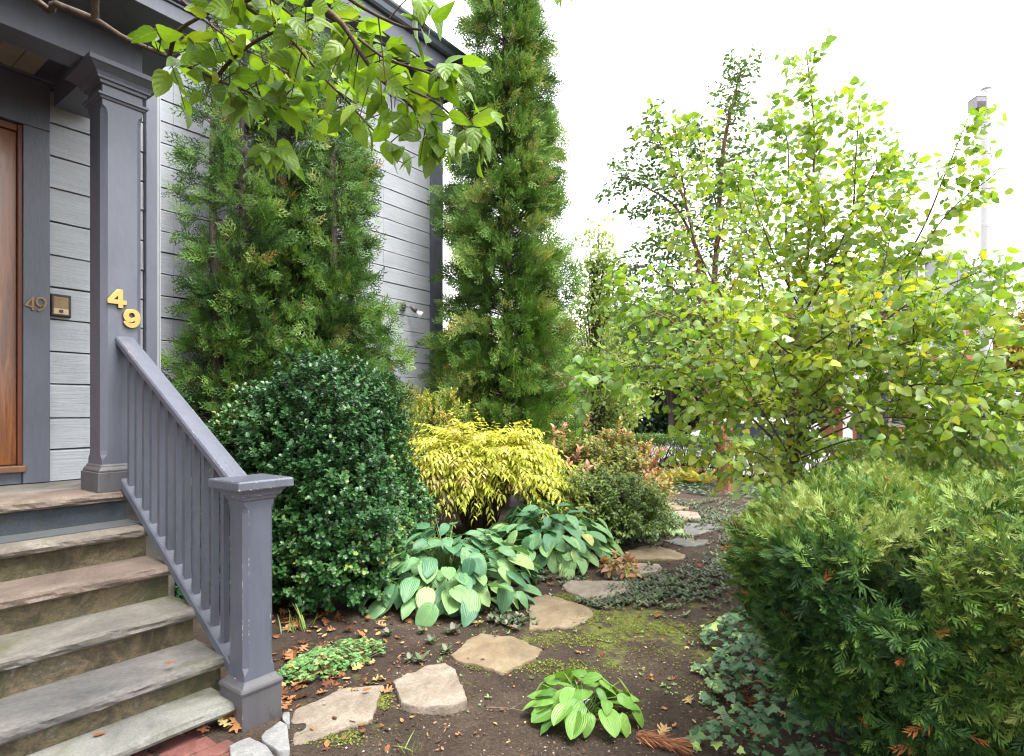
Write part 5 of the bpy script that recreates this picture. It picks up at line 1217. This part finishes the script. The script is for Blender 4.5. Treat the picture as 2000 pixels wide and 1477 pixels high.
# pavements, kerbs and roads, as strips in site coordinates (local y is -d)
def strip(name, s0, s1, d0, d1, z, mat, th=.0):
    mb = MB()
    if th: mb.box(s0, s1, -d1, -d0, z - th, z)
    else:
        mb.v = [(s0, -d1, z), (s1, -d1, z), (s1, -d0, z), (s0, -d0, z)]; mb.f = [(0, 1, 2, 3)]
    return tag(loc_obj(mb.build(name, mat)), kind='structure')
m_asph = m_stone('asphalt', [(.3, (.045, .045, .048)), (.7, (.085, .085, .088))], 6, dark=.2, bmp=.4)
m_conc = m_stone('concrete_pavement', [(.3, (.24, .235, .22)), (.7, (.35, .34, .32))], 3, dark=.15, bmp=.3)
def m_brickpave():
    m, nt, b = newmat('brick_pavement'); v = coord(nt)
    bt_ = N(nt, 'ShaderNodeTexBrick', {'Vector': v, 'Color1': (.27, .13, .10), 'Color2': (.36, .20, .155), 'Mortar': (.2, .17, .15), 'Scale': 5.0, 'Mortar Size': .012})
    nt.links.new(mixc(nt, .4, bt_.outputs[0], ramp(nt, noise(nt, v, 3, 5), [(.3, (.6, .6, .6)), (.7, (1.4, 1.4, 1.4))]), 'MULTIPLY'), b.inputs['Base Color']); b.inputs['Roughness'].default_value = .9; return m
strip('side_pavement', 12.15, 14.2, -60, 5.4, -.40, m_conc, .1); strip('side_road', 14.36, 22.8, -60, 60, -.515, m_asph); strip('kerb', 14.203, 14.355, -60, 5.4, -.395, gran, .14)
strip('front_pavement', -30, 14.2, 5.62, 7.8, -.09, m_brickpave(), .1); strip('front_road', -30, 14.355, 7.96, 16, -.20, m_asph, .01); strip('kerb', -30, 14.2, 7.803, 7.955, -.085, gran, .14)
strip('far_pavement', 22.95, 26, -60, 60, -.40, m_brickpave(), .1)

# clipped hedge on bare stems, iron fence behind it
hed_t = [leaf_tpl(3, 3, .28, .5, .7, fold=.2, droop=.2)]
m_hed = m_leaf('privet_leaf', [(0, (.03, .08, .012)), (.5, (.08, .16, .03)), (1, (.17, .26, .06))], .45, .3)
hc = L(11.2, 0); hedge = thing('boxed_hedge', 'clipped leafy hedge on bare dark stems along the far fence', 'hedge', hc)
n = 9000; s = 11.2 + g.uniform(-.34, .34, n); d = g.uniform(-6.0, 4.6, n); z = .62 + .27*g.random(n)**.8; P = ORG + s[:, None]*E1 + d[:, None]*E2; P[:, 2] = z + .03*wob(P, 5, 2)
fo = Fol(); st = Tub(4); shoots(fo, None, g, P, rand_unit(g, n), .07, 5, hed_t, .042, 'spiral', .5 + .2*wob(P, 3, 5))
fo.build('foliage', m_hed, hedge, hc)
for i in range(46):
    b = np.array([11.2 + g.normal()*.08, -5.9 + i*.225 + g.normal()*.05, 0])
    for k in range(8):
        e = b + [g.normal()*.16, g.normal()*.26, .72]; pts = spline([b, b*.6 + e*.4 + [0, 0, .06], e], 6); W = ORG + pts[:, :1]*E1 + pts[:, 1:2]*E2; W[:, 2] = pts[:, 2]; st.add(W, .016, .006)
st.build('stems', wood_dark, hedge, hc)
ir = m_plain('black_iron', (.012, .012, .013), .45, .6, bmp=0)
fe = thing('iron_fence', 'low black iron railing fence behind the boxed hedge', 'fence', L(11.95, 0), HROT)
mb = MB()
for i in range(70): mb.box(-.008, .008, -4.6 + i*.15, -4.584 + i*.15, -.40, .20)
mb.build('pickets', ir, fe); mb = MB()
for z in (-.3, .13): mb.box(-.0155, .0155, -4.7, 6.0, z, z + .035)
mb.build('rails', ir, fe); pass

# yellow-green ferns along the far end of the path
fr_t = []
for sd_ in range(3):
    q = []; g_ = np.random.default_rng(sd_)
    for i in range(16):
        t = .12 + .85*i/16; w_ = .26*math.sin(PI*min(1, t*.95 + .08))**.8
        for sg in (1, -1): q.append(kite((0, t, -.35*t*t), (sg*w_, t + .10, -.35*t*t - .03), .028))
    q.append(kite((0, 0, 0), (0, .6, -.12), .008)); fr_t.append(kites_tpl(q))
m_fern = m_leaf('fern_frond', [(0, (.12, .16, .03)), (.4, (.30, .30, .05)), (.75, (.50, .38, .06)), (1, (.55, .30, .06))], .6, .35)
for k, (u, v, lb) in enumerate(((1285, 945, 'yellow-green fern at the left end of the fern row'), (1325, 942, 'yellow-green fern second from the left behind the last path stones'), (1368, 948, 'golden fern just left of the cinnamon-barked trunk'), (1345, 932, 'small golden fern in the second row behind the others'))):
    p = gnd(u, v); f1 = Fol(); n = 26; a = np.arange(n)*2.4; el = g.uniform(.5, 1.2, n)
    f1.add(fr_t[k % 3], np.stack([np.cos(a)*np.cos(el), np.sin(a)*np.cos(el), np.sin(el)], -1), UP + .2*rand_unit(g, n), p, .46*g.uniform(.7, 1.1, n), np.clip(.25 + .17*k + .2*g.normal(size=n), 0, 1))
    tag(f1.build('fern', m_fern), lb, 'fern', 'ferns at the far end of the path')
# ivy carpet round the maple
f1 = Fol(); n = 2600; s = g.uniform(8.6, 11.0, n); d = g.uniform(-1.5, 3.6, n); P = ORG + s[:, None]*E1 + d[:, None]*E2; P[:, 2] = .03 + .05*g.random(n)
ok = np.hypot(P[:, 0] - mb_[0], P[:, 1] - mb_[1]) > .45; P = P[ok]; n = len(P); a = g.uniform(0, 6.28, n)
f1.add(ivy_t[0], np.stack([np.cos(a), np.sin(a), 0*a - .2], -1), UP + .3*rand_unit(g, n), P, g.uniform(.04, .08, n), np.clip(.5 + .2*g.normal(size=n), 0, 1))
tag(f1.build('far_ground_ivy', m_ivy), 'low green ground cover round the foot of the maple and under the far hedge', kind='stuff')

# buildings across the side street
def m_brickwall(name, c1, c2):
    m, nt, b = newmat(name); c_ = N(nt, 'ShaderNodeTexCoord').outputs['Object']
    sx = N(nt, 'ShaderNodeSeparateXYZ', {0: c_}); v = N(nt, 'ShaderNodeCombineXYZ', {0: mth(nt, 'ADD', sx.outputs[0], sx.outputs[1]), 1: sx.outputs[2]}).outputs[0]
    bt_ = N(nt, 'ShaderNodeTexBrick', {'Vector': v, 'Color1': c1, 'Color2': c2, 'Mortar': (.34, .29, .26), 'Scale': 4.3, 'Mortar Size': .012})
    nt.links.new(mixc(nt, .4, bt_.outputs[0], ramp(nt, noise(nt, c_, 1.2, 5), [(.3, (.7, .7, .7)), (.7, (1.3, 1.3, 1.3))]), 'MULTIPLY'), b.inputs['Base Color']); b.inputs['Roughness'].default_value = .85; return m
br_o = m_brickwall('orange_red_brick', (.25, .075, .042), (.33, .115, .068)); br_d = m_brickwall('rose_brick', (.24, .085, .065), (.30, .125, .095))
cream = m_plain('cream_trim', (.30, .285, .255), .6, nscale=4, var=.06); tanroof = m_plain('tan_roof_shingle', (.30, .235, .19), .9, nscale=12); greyslate = m_plain('grey_slate_shingle', (.12, .125, .14), .8, nscale=14)
wht = m_plain('white_paint', (.55, .55, .54), .5, nscale=3, var=.05)
def building(name, label, s0, s1, d0, d1, z1, wmat, wins, roof, cat='building'):
    """front wall faces the side street (towards -s); wins: (d, z0, z1, width)"""
    t = thing(name, label, cat, L(s0, 0), HROT); mb = MB().box(0, s1 - s0, -d1, -d0, -.5, z1); mb.build('wall', wmat, t)
    for d, a, b, w_ in wins:
        f = MB().box(-.06, .02, -d - w_/2 - .10, -d - w_/2, a, b).box(-.06, .02, -d + w_/2, -d + w_/2 + .10, a, b).box(-.08, .02, -d - w_/2 - .12, -d + w_/2 + .12, b + .002, b + .16).box(-.10, .02, -d - w_/2 - .12, -d + w_/2 + .12, a - .12, a - .002).box(-.04, .02, -d - w_/2, -d + w_/2, (a+b)/2 - .03, (a+b)/2 + .03).build('window', cream, t)
        MB().box(-.025, .01, -d - w_/2, -d + w_/2, a, (a+b)/2 - .031).box(-.025, .01, -d - w_/2, -d + w_/2, (a+b)/2 + .031, b).build('pane', glass_m, f)
    roof(t); return t
def hip(z1, h, w_, d0, d1, mat, ov=.4):
    def f(t):
        a, b = -d1 - ov, -d0 + ov
        MB().loft([[(-ov, a, z1 + .35), (w_ + ov, a, z1 + .35), (w_ + ov, b, z1 + .35), (-ov, b, z1 + .35)], [(w_*.45, a + w_*.45, z1 + h), (w_*.55, a + w_*.45, z1 + h), (w_*.55, b - w_*.45, z1 + h), (w_*.45, b - w_*.45, z1 + h)]]).build('roof', mat, t)
        MB().box(-ov, w_ + ov, a, b, z1 + .002, z1 + .348).build('eave', cream, t)
    return f
def flat(z1, w_, d0, d1, mat):
    def f(t): MB().box(-.3, w_, -d1 - .15, -d0 + .15, z1 + .002, z1 + .5).box(-.4, w_, -d1 - .25, -d0 + .25, z1 + .502, z1 + .62).build('cornice', mat, t)
    return f
def mansard(z1, h, w_, d0, d1, wins):
    def f(t):
        MB().box(-.3, w_, -d1 - .1, -d0 + .1, z1 + .002, z1 + .3).build('cornice', cream, t)
        r = MB().loft([[(-.1, -d1, z1 + .302), (w_, -d1, z1 + .302), (w_, -d0, z1 + .302), (-.1, -d0, z1 + .302)], [(.7, -d1 + .3, z1 + h), (w_ - .5, -d1 + .3, z1 + h), (w_ - .5, -d0 - .3, z1 + h), (.7, -d0 - .3, z1 + h)]]).build('roof', greyslate, t)
        for d in wins:
            w2 = MB().box(-.05, .9, -d - .6, -d + .6, z1 + .5, z1 + h - .25).box(-.12, 1.0, -d - .72, -d + .72, z1 + h - .248, z1 + h - .1).build('dormer', wht, r)
            MB().box(-.075, -.052, -d - .4, -d + .4, z1 + .65, z1 + h - .45).build('dormer_pane', glass_m, r)
    return f
W2 = lambda ds, w_=1.0: [(d, a, b, w_) for d in ds for a, b in ((.9, 2.6), (3.6, 5.1))]
building('brick_house', 'long rose brick house with a tan hipped roof far behind the tall cedar', 26.5, 36, -34, -11.5, 4.75, br_d, [(d, a, b, 1.) for d in (-32, -29.5, -27, -24.5, -22, -19.5, -17, -14.5) for a, b in ((.6, 2.0), (2.9, 4.2))], hip(4.75, 2.4, 9.5, -34, -11.5, tanroof))
building('grey_townhouse', 'pale grey flat-roofed townhouse glimpsed between the cedar and the maple', 26.5, 36, -11.2, -8.6, 6.1, m_plain('pale_grey_brick', (.42, .42, .42), .8, nscale=9), [(d, a, b, .8) for d in (-10.6, -9.2) for a, b in ((.8, 2.4), (3.4, 4.9))], flat(6.1, 9.5, -11.2, -8.6, m_plain('dark_cornice', (.07, .07, .075), .6)))
building('brick_rowhouse', 'red brick rowhouse with cream window trim behind the maple', 26.5, 36, -8.5, -1.6, 5.4, br_d, W2((-7.6, -5.8, -4.0, -2.4)), flat(5.4, 9.5, -8.5, -1.6, cream))
bc = building('corner_brick_house', 'orange-red brick corner house with grey mansard roof and white porch post', 26, 36, -1.4, 4.7, 5.3, br_o, W2((-.5, 1.2, 2.6, 3.9), .9), mansard(5.3, 2.1, 10, -1.4, 4.7, (.2, 2.6)))
pp = MB().box(-1.4, -1.1, -.95, -.65, -.5, 2.6).box(-1.4, -1.1, -3.5, -3.2, -.5, 2.6).build('porch_post', wht, bc); MB().box(-1.6, -.02, -3.8, -.4, 2.602, 2.9).build('porch_canopy', wht, bc); MB().box(-.05, -.002, -2.0, -1.0, -.1, 2.1).build('door', m_plain('dark_door', (.05, .06, .09), .4), bc)
building('far_brick_house', 'dull red brick house far down the street behind the lamp post', 29, 40, 9.5, 16, 4.6, br_d, W2((10.5, 12.5, 14.5)), hip(4.6, 2.5, 11, 9.5, 16, greyslate))

# trees across the street
def far_tree(label, P0, hgt, crown, n, lsz, mat, seed, cols=(0., 1.), trunk=.16, group='trees across the street'):
    g_ = np.random.default_rng(seed); P0 = np.asarray(P0, float); t = thing('street_tree', label, 'tree', P0, 0, group)
    fo = Fol(); st = Tub(6); tp = [leaf_tpl(3, 3, .30, .5, .6, fold=.2, droop=.2)]
    st2 = Tub(8); st2.add(spline([P0, P0 + [.05, 0, hgt*.4], P0 + [0, 0, hgt*.85]], 14), trunk, .03); st2.build('trunk', wood_dark, t, P0)
    for (cx, cy, cz, rx, ry, rz), w_ in crown:
        m = int(n*w_); nc = max(12, m//26); c_ = P0 + [cx, cy, cz] + rand_unit(g_, nc)*np.array([rx, ry, rz])*(g_.random(nc)**.4)[:, None]
        for q in c_[::3]: st.add(spline([P0 + [0, 0, max(.3, (q[2]-P0[2])*.45)], (P0*[1, 1, 0] + q)/2 + [0, 0, .2*hgt] - [0, 0, 0] if False else (P0 + [0, 0, q[2]-P0[2]-.5] + q)/2, q], 6), .02, .006)
        k = np.repeat(np.arange(nc), m//nc + 1); P = c_[k] + g_.normal(size=(len(k), 3))*np.array([.30, .30, .22])*max(.5, rx*.45); M = len(P)
        cl = np.clip(cols[0] + (cols[1]-cols[0])*g_.random(nc), 0, 1)
        fo.add(tp[0], rand_unit(g_, M) - .3*UP, UP + .8*rand_unit(g_, M), P, lsz*g_.uniform(.7, 1.3, M), np.clip(cl[k] + .1*g_.normal(size=M), 0, 1))
    fo.build('crown', mat, t, P0); st.build('branches', wood_dark, t, P0); return t
m_far = m_leaf('mid_green_foliage', [(0, (.03, .07, .018)), (.5, (.07, .13, .03)), (1, (.14, .21, .05))], .5, .3)
m_pale = m_leaf('pale_green_foliage', [(0, (.10, .17, .04)), (.5, (.19, .27, .07)), (1, (.32, .38, .12))], .5, .4)
m_aut = m_leaf('autumn_foliage', [(0, (.06, .10, .02)), (.4, (.14, .17, .03)), (.7, (.30, .20, .04)), (1, (.42, .22, .05))], .5, .35)
m_dk = m_leaf('dark_evergreen_foliage', [(0, (.012, .035, .014)), (1, (.045, .09, .03))], .5, .15)
Z0 = -.42
def G3(u, Y, z=Z0): return np.array([(u-1000)/FOC*Y, Y, z])
far_tree('slender pale green tree close behind the right side of the tall cedar', G3(1160, 13.2, 0), 5.6, [((0, 0, 2.6, .75, .7, 1.9), .6), ((.1, 0, 4.6, .4, .4, 1.1), .2), ((.3, 0, 1.5, .8, .7, .7), .2)], 7500, .09, m_pale, 1, trunk=.05)
far_tree('dense dark evergreen across the side street behind the boxed hedge', G3(1290, 25, -.5), 4.2, [((-.4, 0, 2.2, 1.9, 1.4, 1.9), .6), ((1.4, 0, 2.2, 1.6, 1.2, 1.7), .4)], 11000, .17, m_dk, 2)
far_tree('mid green tree rising behind the maple across the side street', G3(1310, 23.5, -.5), 8.2, [((-.5, 0, 4.6, 2.2, 1.8, 1.3), .5), ((.8, 0, 5.8, 1.5, 1.4, 1.2), .3), ((-2.2, 0, 5.4, 1.0, 1.0, 1.2), .2)], 9500, .17, m_far, 3)
far_tree('yellowing tree beyond the house corner left of the tall cedar', G3(890, 26, -.5), 6.6, [((0, 0, 4.6, 1.5, 1.2, 1.2), 1)], 2600, .17, m_aut, 4, (.3, .9))
far_tree('broad orange-green tree behind the lamp post', G3(2010, 24, -.5), 7.0, [((0, 0, 4.2, 2.2, 2., 1.9), .6), ((-.6, 0, 2.6, 1.6, 1.5, 1.4), .4)], 10000, .18, m_aut, 5, (.1, .85))
far_tree('light yellow-green tree between the mansard roof and the lamp post', G3(1885, 34, -.5), 8.6, [((0, 0, 6.6, 2.0, 2., 1.5), 1)], 3000, .22, m_pale, 6)
far_tree('mid green tree with a loose crown left of the orange brick house', G3(1560, 24, -.5), 6.2, [((0, 0, 3.9, 1.9, 1.5, 1.7), 1)], 7500, .18, m_far, 7)
far_tree('dark green street tree under the parking sign', G3(1990, 31, -.5), 4.4, [((0, 0, 2.6, 2.4, 1.6, 1.5), 1)], 3600, .2, m_dk, 8)
c = L(12.0, -4.1)
far_tree('leafy green tree screening the brick rowhouse behind the maple', G3(1440, 22, -.5), 5.4, [((0, 0, 3.2, 1.7, 1.3, 1.6), 1)], 6500, .17, m_far, 9)
far_tree('loose pale green tree between the cedar and the maple beyond the hedge', G3(1215, 17.8, -.45), 5.2, [((0, 0, 3.0, 1.0, .9, 1.6), 1)], 5000, .12, m_pale, 10)
shrub('street_shrub', 'light green bush above the far hedge beside the silver car', 'bush', np.array([c[0], c[1], 0]), [dict(n=600, r=(.7, .6, .5), c=np.array([c[0], c[1], .75]), len=.13, k=8, tpl=ov_t, ls=.05, zmin=-.3)], m_hed, 71, (8, (.4, .4), .8))

# lamp post with its box lantern and street name blades
lp = np.array([G3(1926, 13.6)[0], 13.6, -.2]); lamp = thing('lamp_post', 'tall pale grey lamp post with a small box lantern at the top', 'lamp post', lp)
pg = m_plain('pale_grey_pole_paint', (.34, .335, .35), .45, nscale=3, var=.06)
MB().lathe(0, 0, [(0, .17), (.25, .17), (.28, .125), (3.9, .115), (3.905, .121), (4.0, .121), (4.005, .114), (5.85, .108), (5.855, .112), (5.93, .112), (5.935, .106), (9.02, .098)], 18).build('pole', pg, lamp, smooth=False)
MB().lathe(0, 0, [(9.022, .104), (9.05, .106), (9.075, .09), (9.085, .02)], 18).build('pole_cap', m_plain('dark_cap', (.14, .13, .14), .5), lamp)
ln_ = MB().box(-.32, -.105, -.14, .14, 8.55, 8.82).build('lantern', m_plain('lantern_grey', (.17, .16, .17), .5, .3), lamp, .01)
MB().loft([[(-.33, -.15, 8.822), (-.10, -.15, 8.822), (-.10, .15, 8.822), (-.33, .15, 8.822)], [(-.20, -.05, 8.92), (-.10, -.05, 9.0), (-.10, .05, 9.0), (-.20, .05, 8.92)]]).build('hood', pg, ln_)
fn = MB()
for i in range(9): fn.box(-.312 + i*.0225, -.302 + i*.0225, -.146, -.1405, 8.56, 8.70)
fn.build('louvre', m_plain('louvre_dark', (.06, .055, .06), .6), ln_)
teal = m_plain('street_sign_green', (.015, .17, .14), .4, nscale=4, var=.05)
for z, x0, lb in ((3.70, -1.28, 'long green street name blade high on the lamp post'), (2.10, -.42, 'short green blade low on the lamp post')):
    s_ = thing('street_sign', lb, 'street sign', lp + [0, -.13, z]); MB().box(x0, -.02, -.012, .012, -.09, .09).build('blade', teal, s_, .004); MB().box(x0 + .03, -.08, -.0145, -.0125, -.05, -.035).box(x0 + .03, -.08, -.0145, -.0125, .035, .05).build('border_line', wht, s_); MB().box(-.03, .03, .013, .04, -.05, .05).build('bracket', pg, s_)
# parking sign
sp_ = G3(1983, 15.5, -.1); sg = thing('parking_sign', 'pair of small red and blue lettered parking signs on a thin post', 'sign', sp_, R(-6))
MB().box(-.02, .02, -.0, .03, 0, 2.1).build('post', m_plain('galvanised_post', (.25, .25, .26), .5, .5), sg)
MB().box(-.19, -.012, -.012, -.002, 1.72, 1.99).build('panel', wht, sg, .003); MB().box(.0, .17, -.012, -.002, 1.74, 2.0).build('panel', m_plain('bluish_white', (.66, .68, .74), .5), sg, .003)
rd = MB().box(-.175, -.03, -.0145, -.0125, 1.90, 1.965); [rd.box(-.17, -.17 + w_, -.0145, -.0125, z, z + .014) for z, w_ in ((1.875, .12), (1.85, .135), (1.825, .10))]; rd.build('red_lettering', m_plain('sign_red', (.55, .05, .05), .5), sg)
bl_ = MB(); [bl_.box(a, a + w_, -.0145, -.0125, z, z + .014) for a, z, w_ in ((-.17, 1.79, .12), (.03, 1.93, .10), (.03, 1.89, .06), (.03, 1.85, .11))]; bl_.build('blue_lettering', m_plain('sign_blue', (.05, .12, .50), .5), sg)

# parked cars
tyre_m = m_plain('tyre_rubber', (.02, .02, .021), .8); rim_m = m_plain('alloy_rim', (.45, .45, .46), .35, .8); cglass = m_plain('car_glass', (.02, .025, .03), .05, spec=.8, bmp=0)
def car(name, label, s, d, paintm, ln, wd, prof, belt, roof, cat='car'):
    """side profile lofted across the width; x runs along the car, local y across"""
    t = thing(name, label, cat, L(s, d, -.51), HROT + PI/2, 'cars parked along the side street'); h = wd/2
    def sec(y, inset, tumble): return [(x*ln/2, y - math.copysign(tumble*max(0, z - belt)/(roof - belt)*.16, y) if tumble else y, z if z < belt else belt + (z - belt)*(1 - inset)) for x, z in prof]
    ys = [(-h, .06, 1), (-h*.9, .0, 1), (0, -.02, 0), (h*.9, .0, 1), (h, .06, 1)]
    b = MB().loft([sec(y, i_, tb) for y, i_, tb in ys]); body = b.build('body', paintm, t, .03, smooth=False)
    up = [(x*ln/2, z) for x, z in prof if z > belt - .02]; xs = [p[0] for p in up]
    for sy in (-1, 1):
        x0, x1 = min(xs) + .25, max(xs) - .35; n = 3
        for k in range(n):
            a = x0 + (x1 - x0)*k/n + .03; b_ = x0 + (x1 - x0)*(k+1)/n - .03
            ta = .28 if k == 0 else 0; tb = .45 if k == n-1 else 0; y = sy*(h + .004); yt = sy*(h - .11)
            MB().loft([[(a, y, belt + .03), (b_, y, belt + .03), (b_ - tb, yt, roof - .14), (a + ta, yt, roof - .14)], [(a, y - sy*.02, belt + .03), (b_, y - sy*.02, belt + .03), (b_ - tb, yt - sy*.02, roof - .14), (a + ta, yt - sy*.02, roof - .14)]]).build('window', cglass, t)
        for x in (-ln*.31, ln*.30):
            w_ = MB(); R_ = .33
            w_.loft([[(x + r*math.cos(2*PI*j/24), sy*yy, .33 + r*math.sin(2*PI*j/24)) for j in range(24)] for yy, r in ((h - .2, .28), (h - .2, R_ - .02), (h - .18, R_), (h - .01, R_), (h + .012, R_ - .02), (h + .012, .22))])
            o = w_.build('wheel', tyre_m, t); MB().loft([[(x + r*math.cos(2*PI*j/24), sy*yy, .33 + r*math.sin(2*PI*j/24)) for j in range(24)] for yy, r in ((h - .02, .215), (h + .016, .215), (h + .010, .06))]).build('rim', rim_m, o)
        MB().box(ln*.43, ln*.487, sy*h*.55 - .14, sy*h*.55 + .14, .62, .76).build('headlight', m_plain('headlight_lens', (.7, .7, .72), .1, bmp=0), t, .02)
        MB().box(-ln*.497, -ln*.47, sy*h*.72 - .1, sy*h*.72 + .1, .70, .92).build('tail_light', m_plain('tail_red', (.4, .01, .01), .2, bmp=0), t, .02)
        MB().box(.55, .75, sy*(h + .09) - .07, sy*(h + .09) + .07, belt, belt + .13).build('mirror', paintm, t, .02)
    return t
sedan = [(-.99, .35), (-1, .62), (-.97, .92), (-.68, .99), (-.42, 1.36), (-.15, 1.44), (.18, 1.42), (.48, .98), (.9, .82), (.99, .62), (.98, .32), (.5, .22), (-.5, .22)]
suvp = [(-.99, .40), (-1, .75), (-.96, 1.12), (-.86, 1.62), (-.4, 1.74), (.15, 1.72), (.45, 1.12), (.88, .98), (.99, .70), (.98, .38), (.5, .26), (-.5, .26)]
car('silver_car', 'silver sedan with only its roof showing over the hedge right of the tall cedar', 15.4, -6.2, m_plain('silver_car_paint', (.42, .44, .48), .25, .5, coat=.8, bmp=0), 4.6, 1.8, sedan, .95, 1.44)
car('white_car', 'white sport utility car behind the bare hedge stems and the maple trunk', 15.4, -.9, m_plain('white_car_paint', (.5, .5, .5), .25, coat=.8, bmp=0), 4.7, 1.88, suvp, 1.08, 1.74)
# ------------------------------------------------------------------ light, sky, camera
SUN_EL, SUN_DIR = R(64), np.array([.76, -.65])
w = bpy.data.worlds.new('World'); scene.world = w; w.use_nodes = True
nt = w.node_tree; bg = nt.nodes['Background']
sky = N(nt, 'ShaderNodeTexSky', sky_type='NISHITA', sun_disc=False, sun_elevation=SUN_EL,
        sun_rotation=math.atan2(SUN_DIR[0], SUN_DIR[1]), air_density=1.0, dust_density=4.0, ozone_density=1.0)
hs = N(nt, 'ShaderNodeHueSaturation', {'Saturation': .16, 'Value': 1.0, 'Color': sky.outputs[0]})
# a bright overcast deck: the clear-sky gradient evened out by cloud
cl = N(nt, 'ShaderNodeTexNoise', {'Vector': N(nt, 'ShaderNodeTexCoord').outputs['Generated'], 'Scale': 2.2, 'Detail': 5})
deck = ramp(nt, cl.outputs[0], [(.3, (5.0, 5.05, 5.15)), (.7, (5.9, 5.9, 5.9))])
nt.links.new(mixc(nt, .68, hs.outputs[0], deck), bg.inputs['Color'])
bg.inputs['Strength'].default_value = .15
sl = bpy.data.lights.new('sun', 'SUN'); sl.energy = 1.5; sl.angle = R(28); sl.color = (1, .965, .92)
so = bpy.data.objects.new('sun', sl); COL.objects.link(so)
sd = Vector((SUN_DIR[0]*math.cos(SUN_EL), SUN_DIR[1]*math.cos(SUN_EL), math.sin(SUN_EL)))
so.rotation_euler = sd.to_track_quat('Z', 'Y').to_euler(); so.location = (6, -2, 12)

cam = bpy.data.cameras.new('camera'); co = bpy.data.objects.new('camera', cam); COL.objects.link(co)
cam.sensor_width = 36; cam.lens = 36*FOC/2000; cam.shift_y = (HOR - 738.5)/2000
cam.clip_start = .05; cam.clip_end = 3000
co.location = (0, 0, CAMH); co.rotation_euler = (PI/2, 0, 0)
scene.camera = co
vs = scene.view_settings
vs.view_transform = 'Standard'; vs.look = 'None'; vs.exposure = EXPOSURE; vs.gamma = 1; vs.use_curve_mapping = False
cy = scene.cycles
cy.max_bounces = 8; cy.diffuse_bounces = 4; cy.glossy_bounces = 3; cy.transmission_bounces = 6; cy.transparent_max_bounces = 8
cy.use_denoising = True
try: cy.denoiser = 'OPENIMAGEDENOISE'
except Exception: pass
cy.sample_clamp_indirect = 6; cy.pixel_filter_type = 'BLACKMAN_HARRIS'; cy.filter_width = 1.2
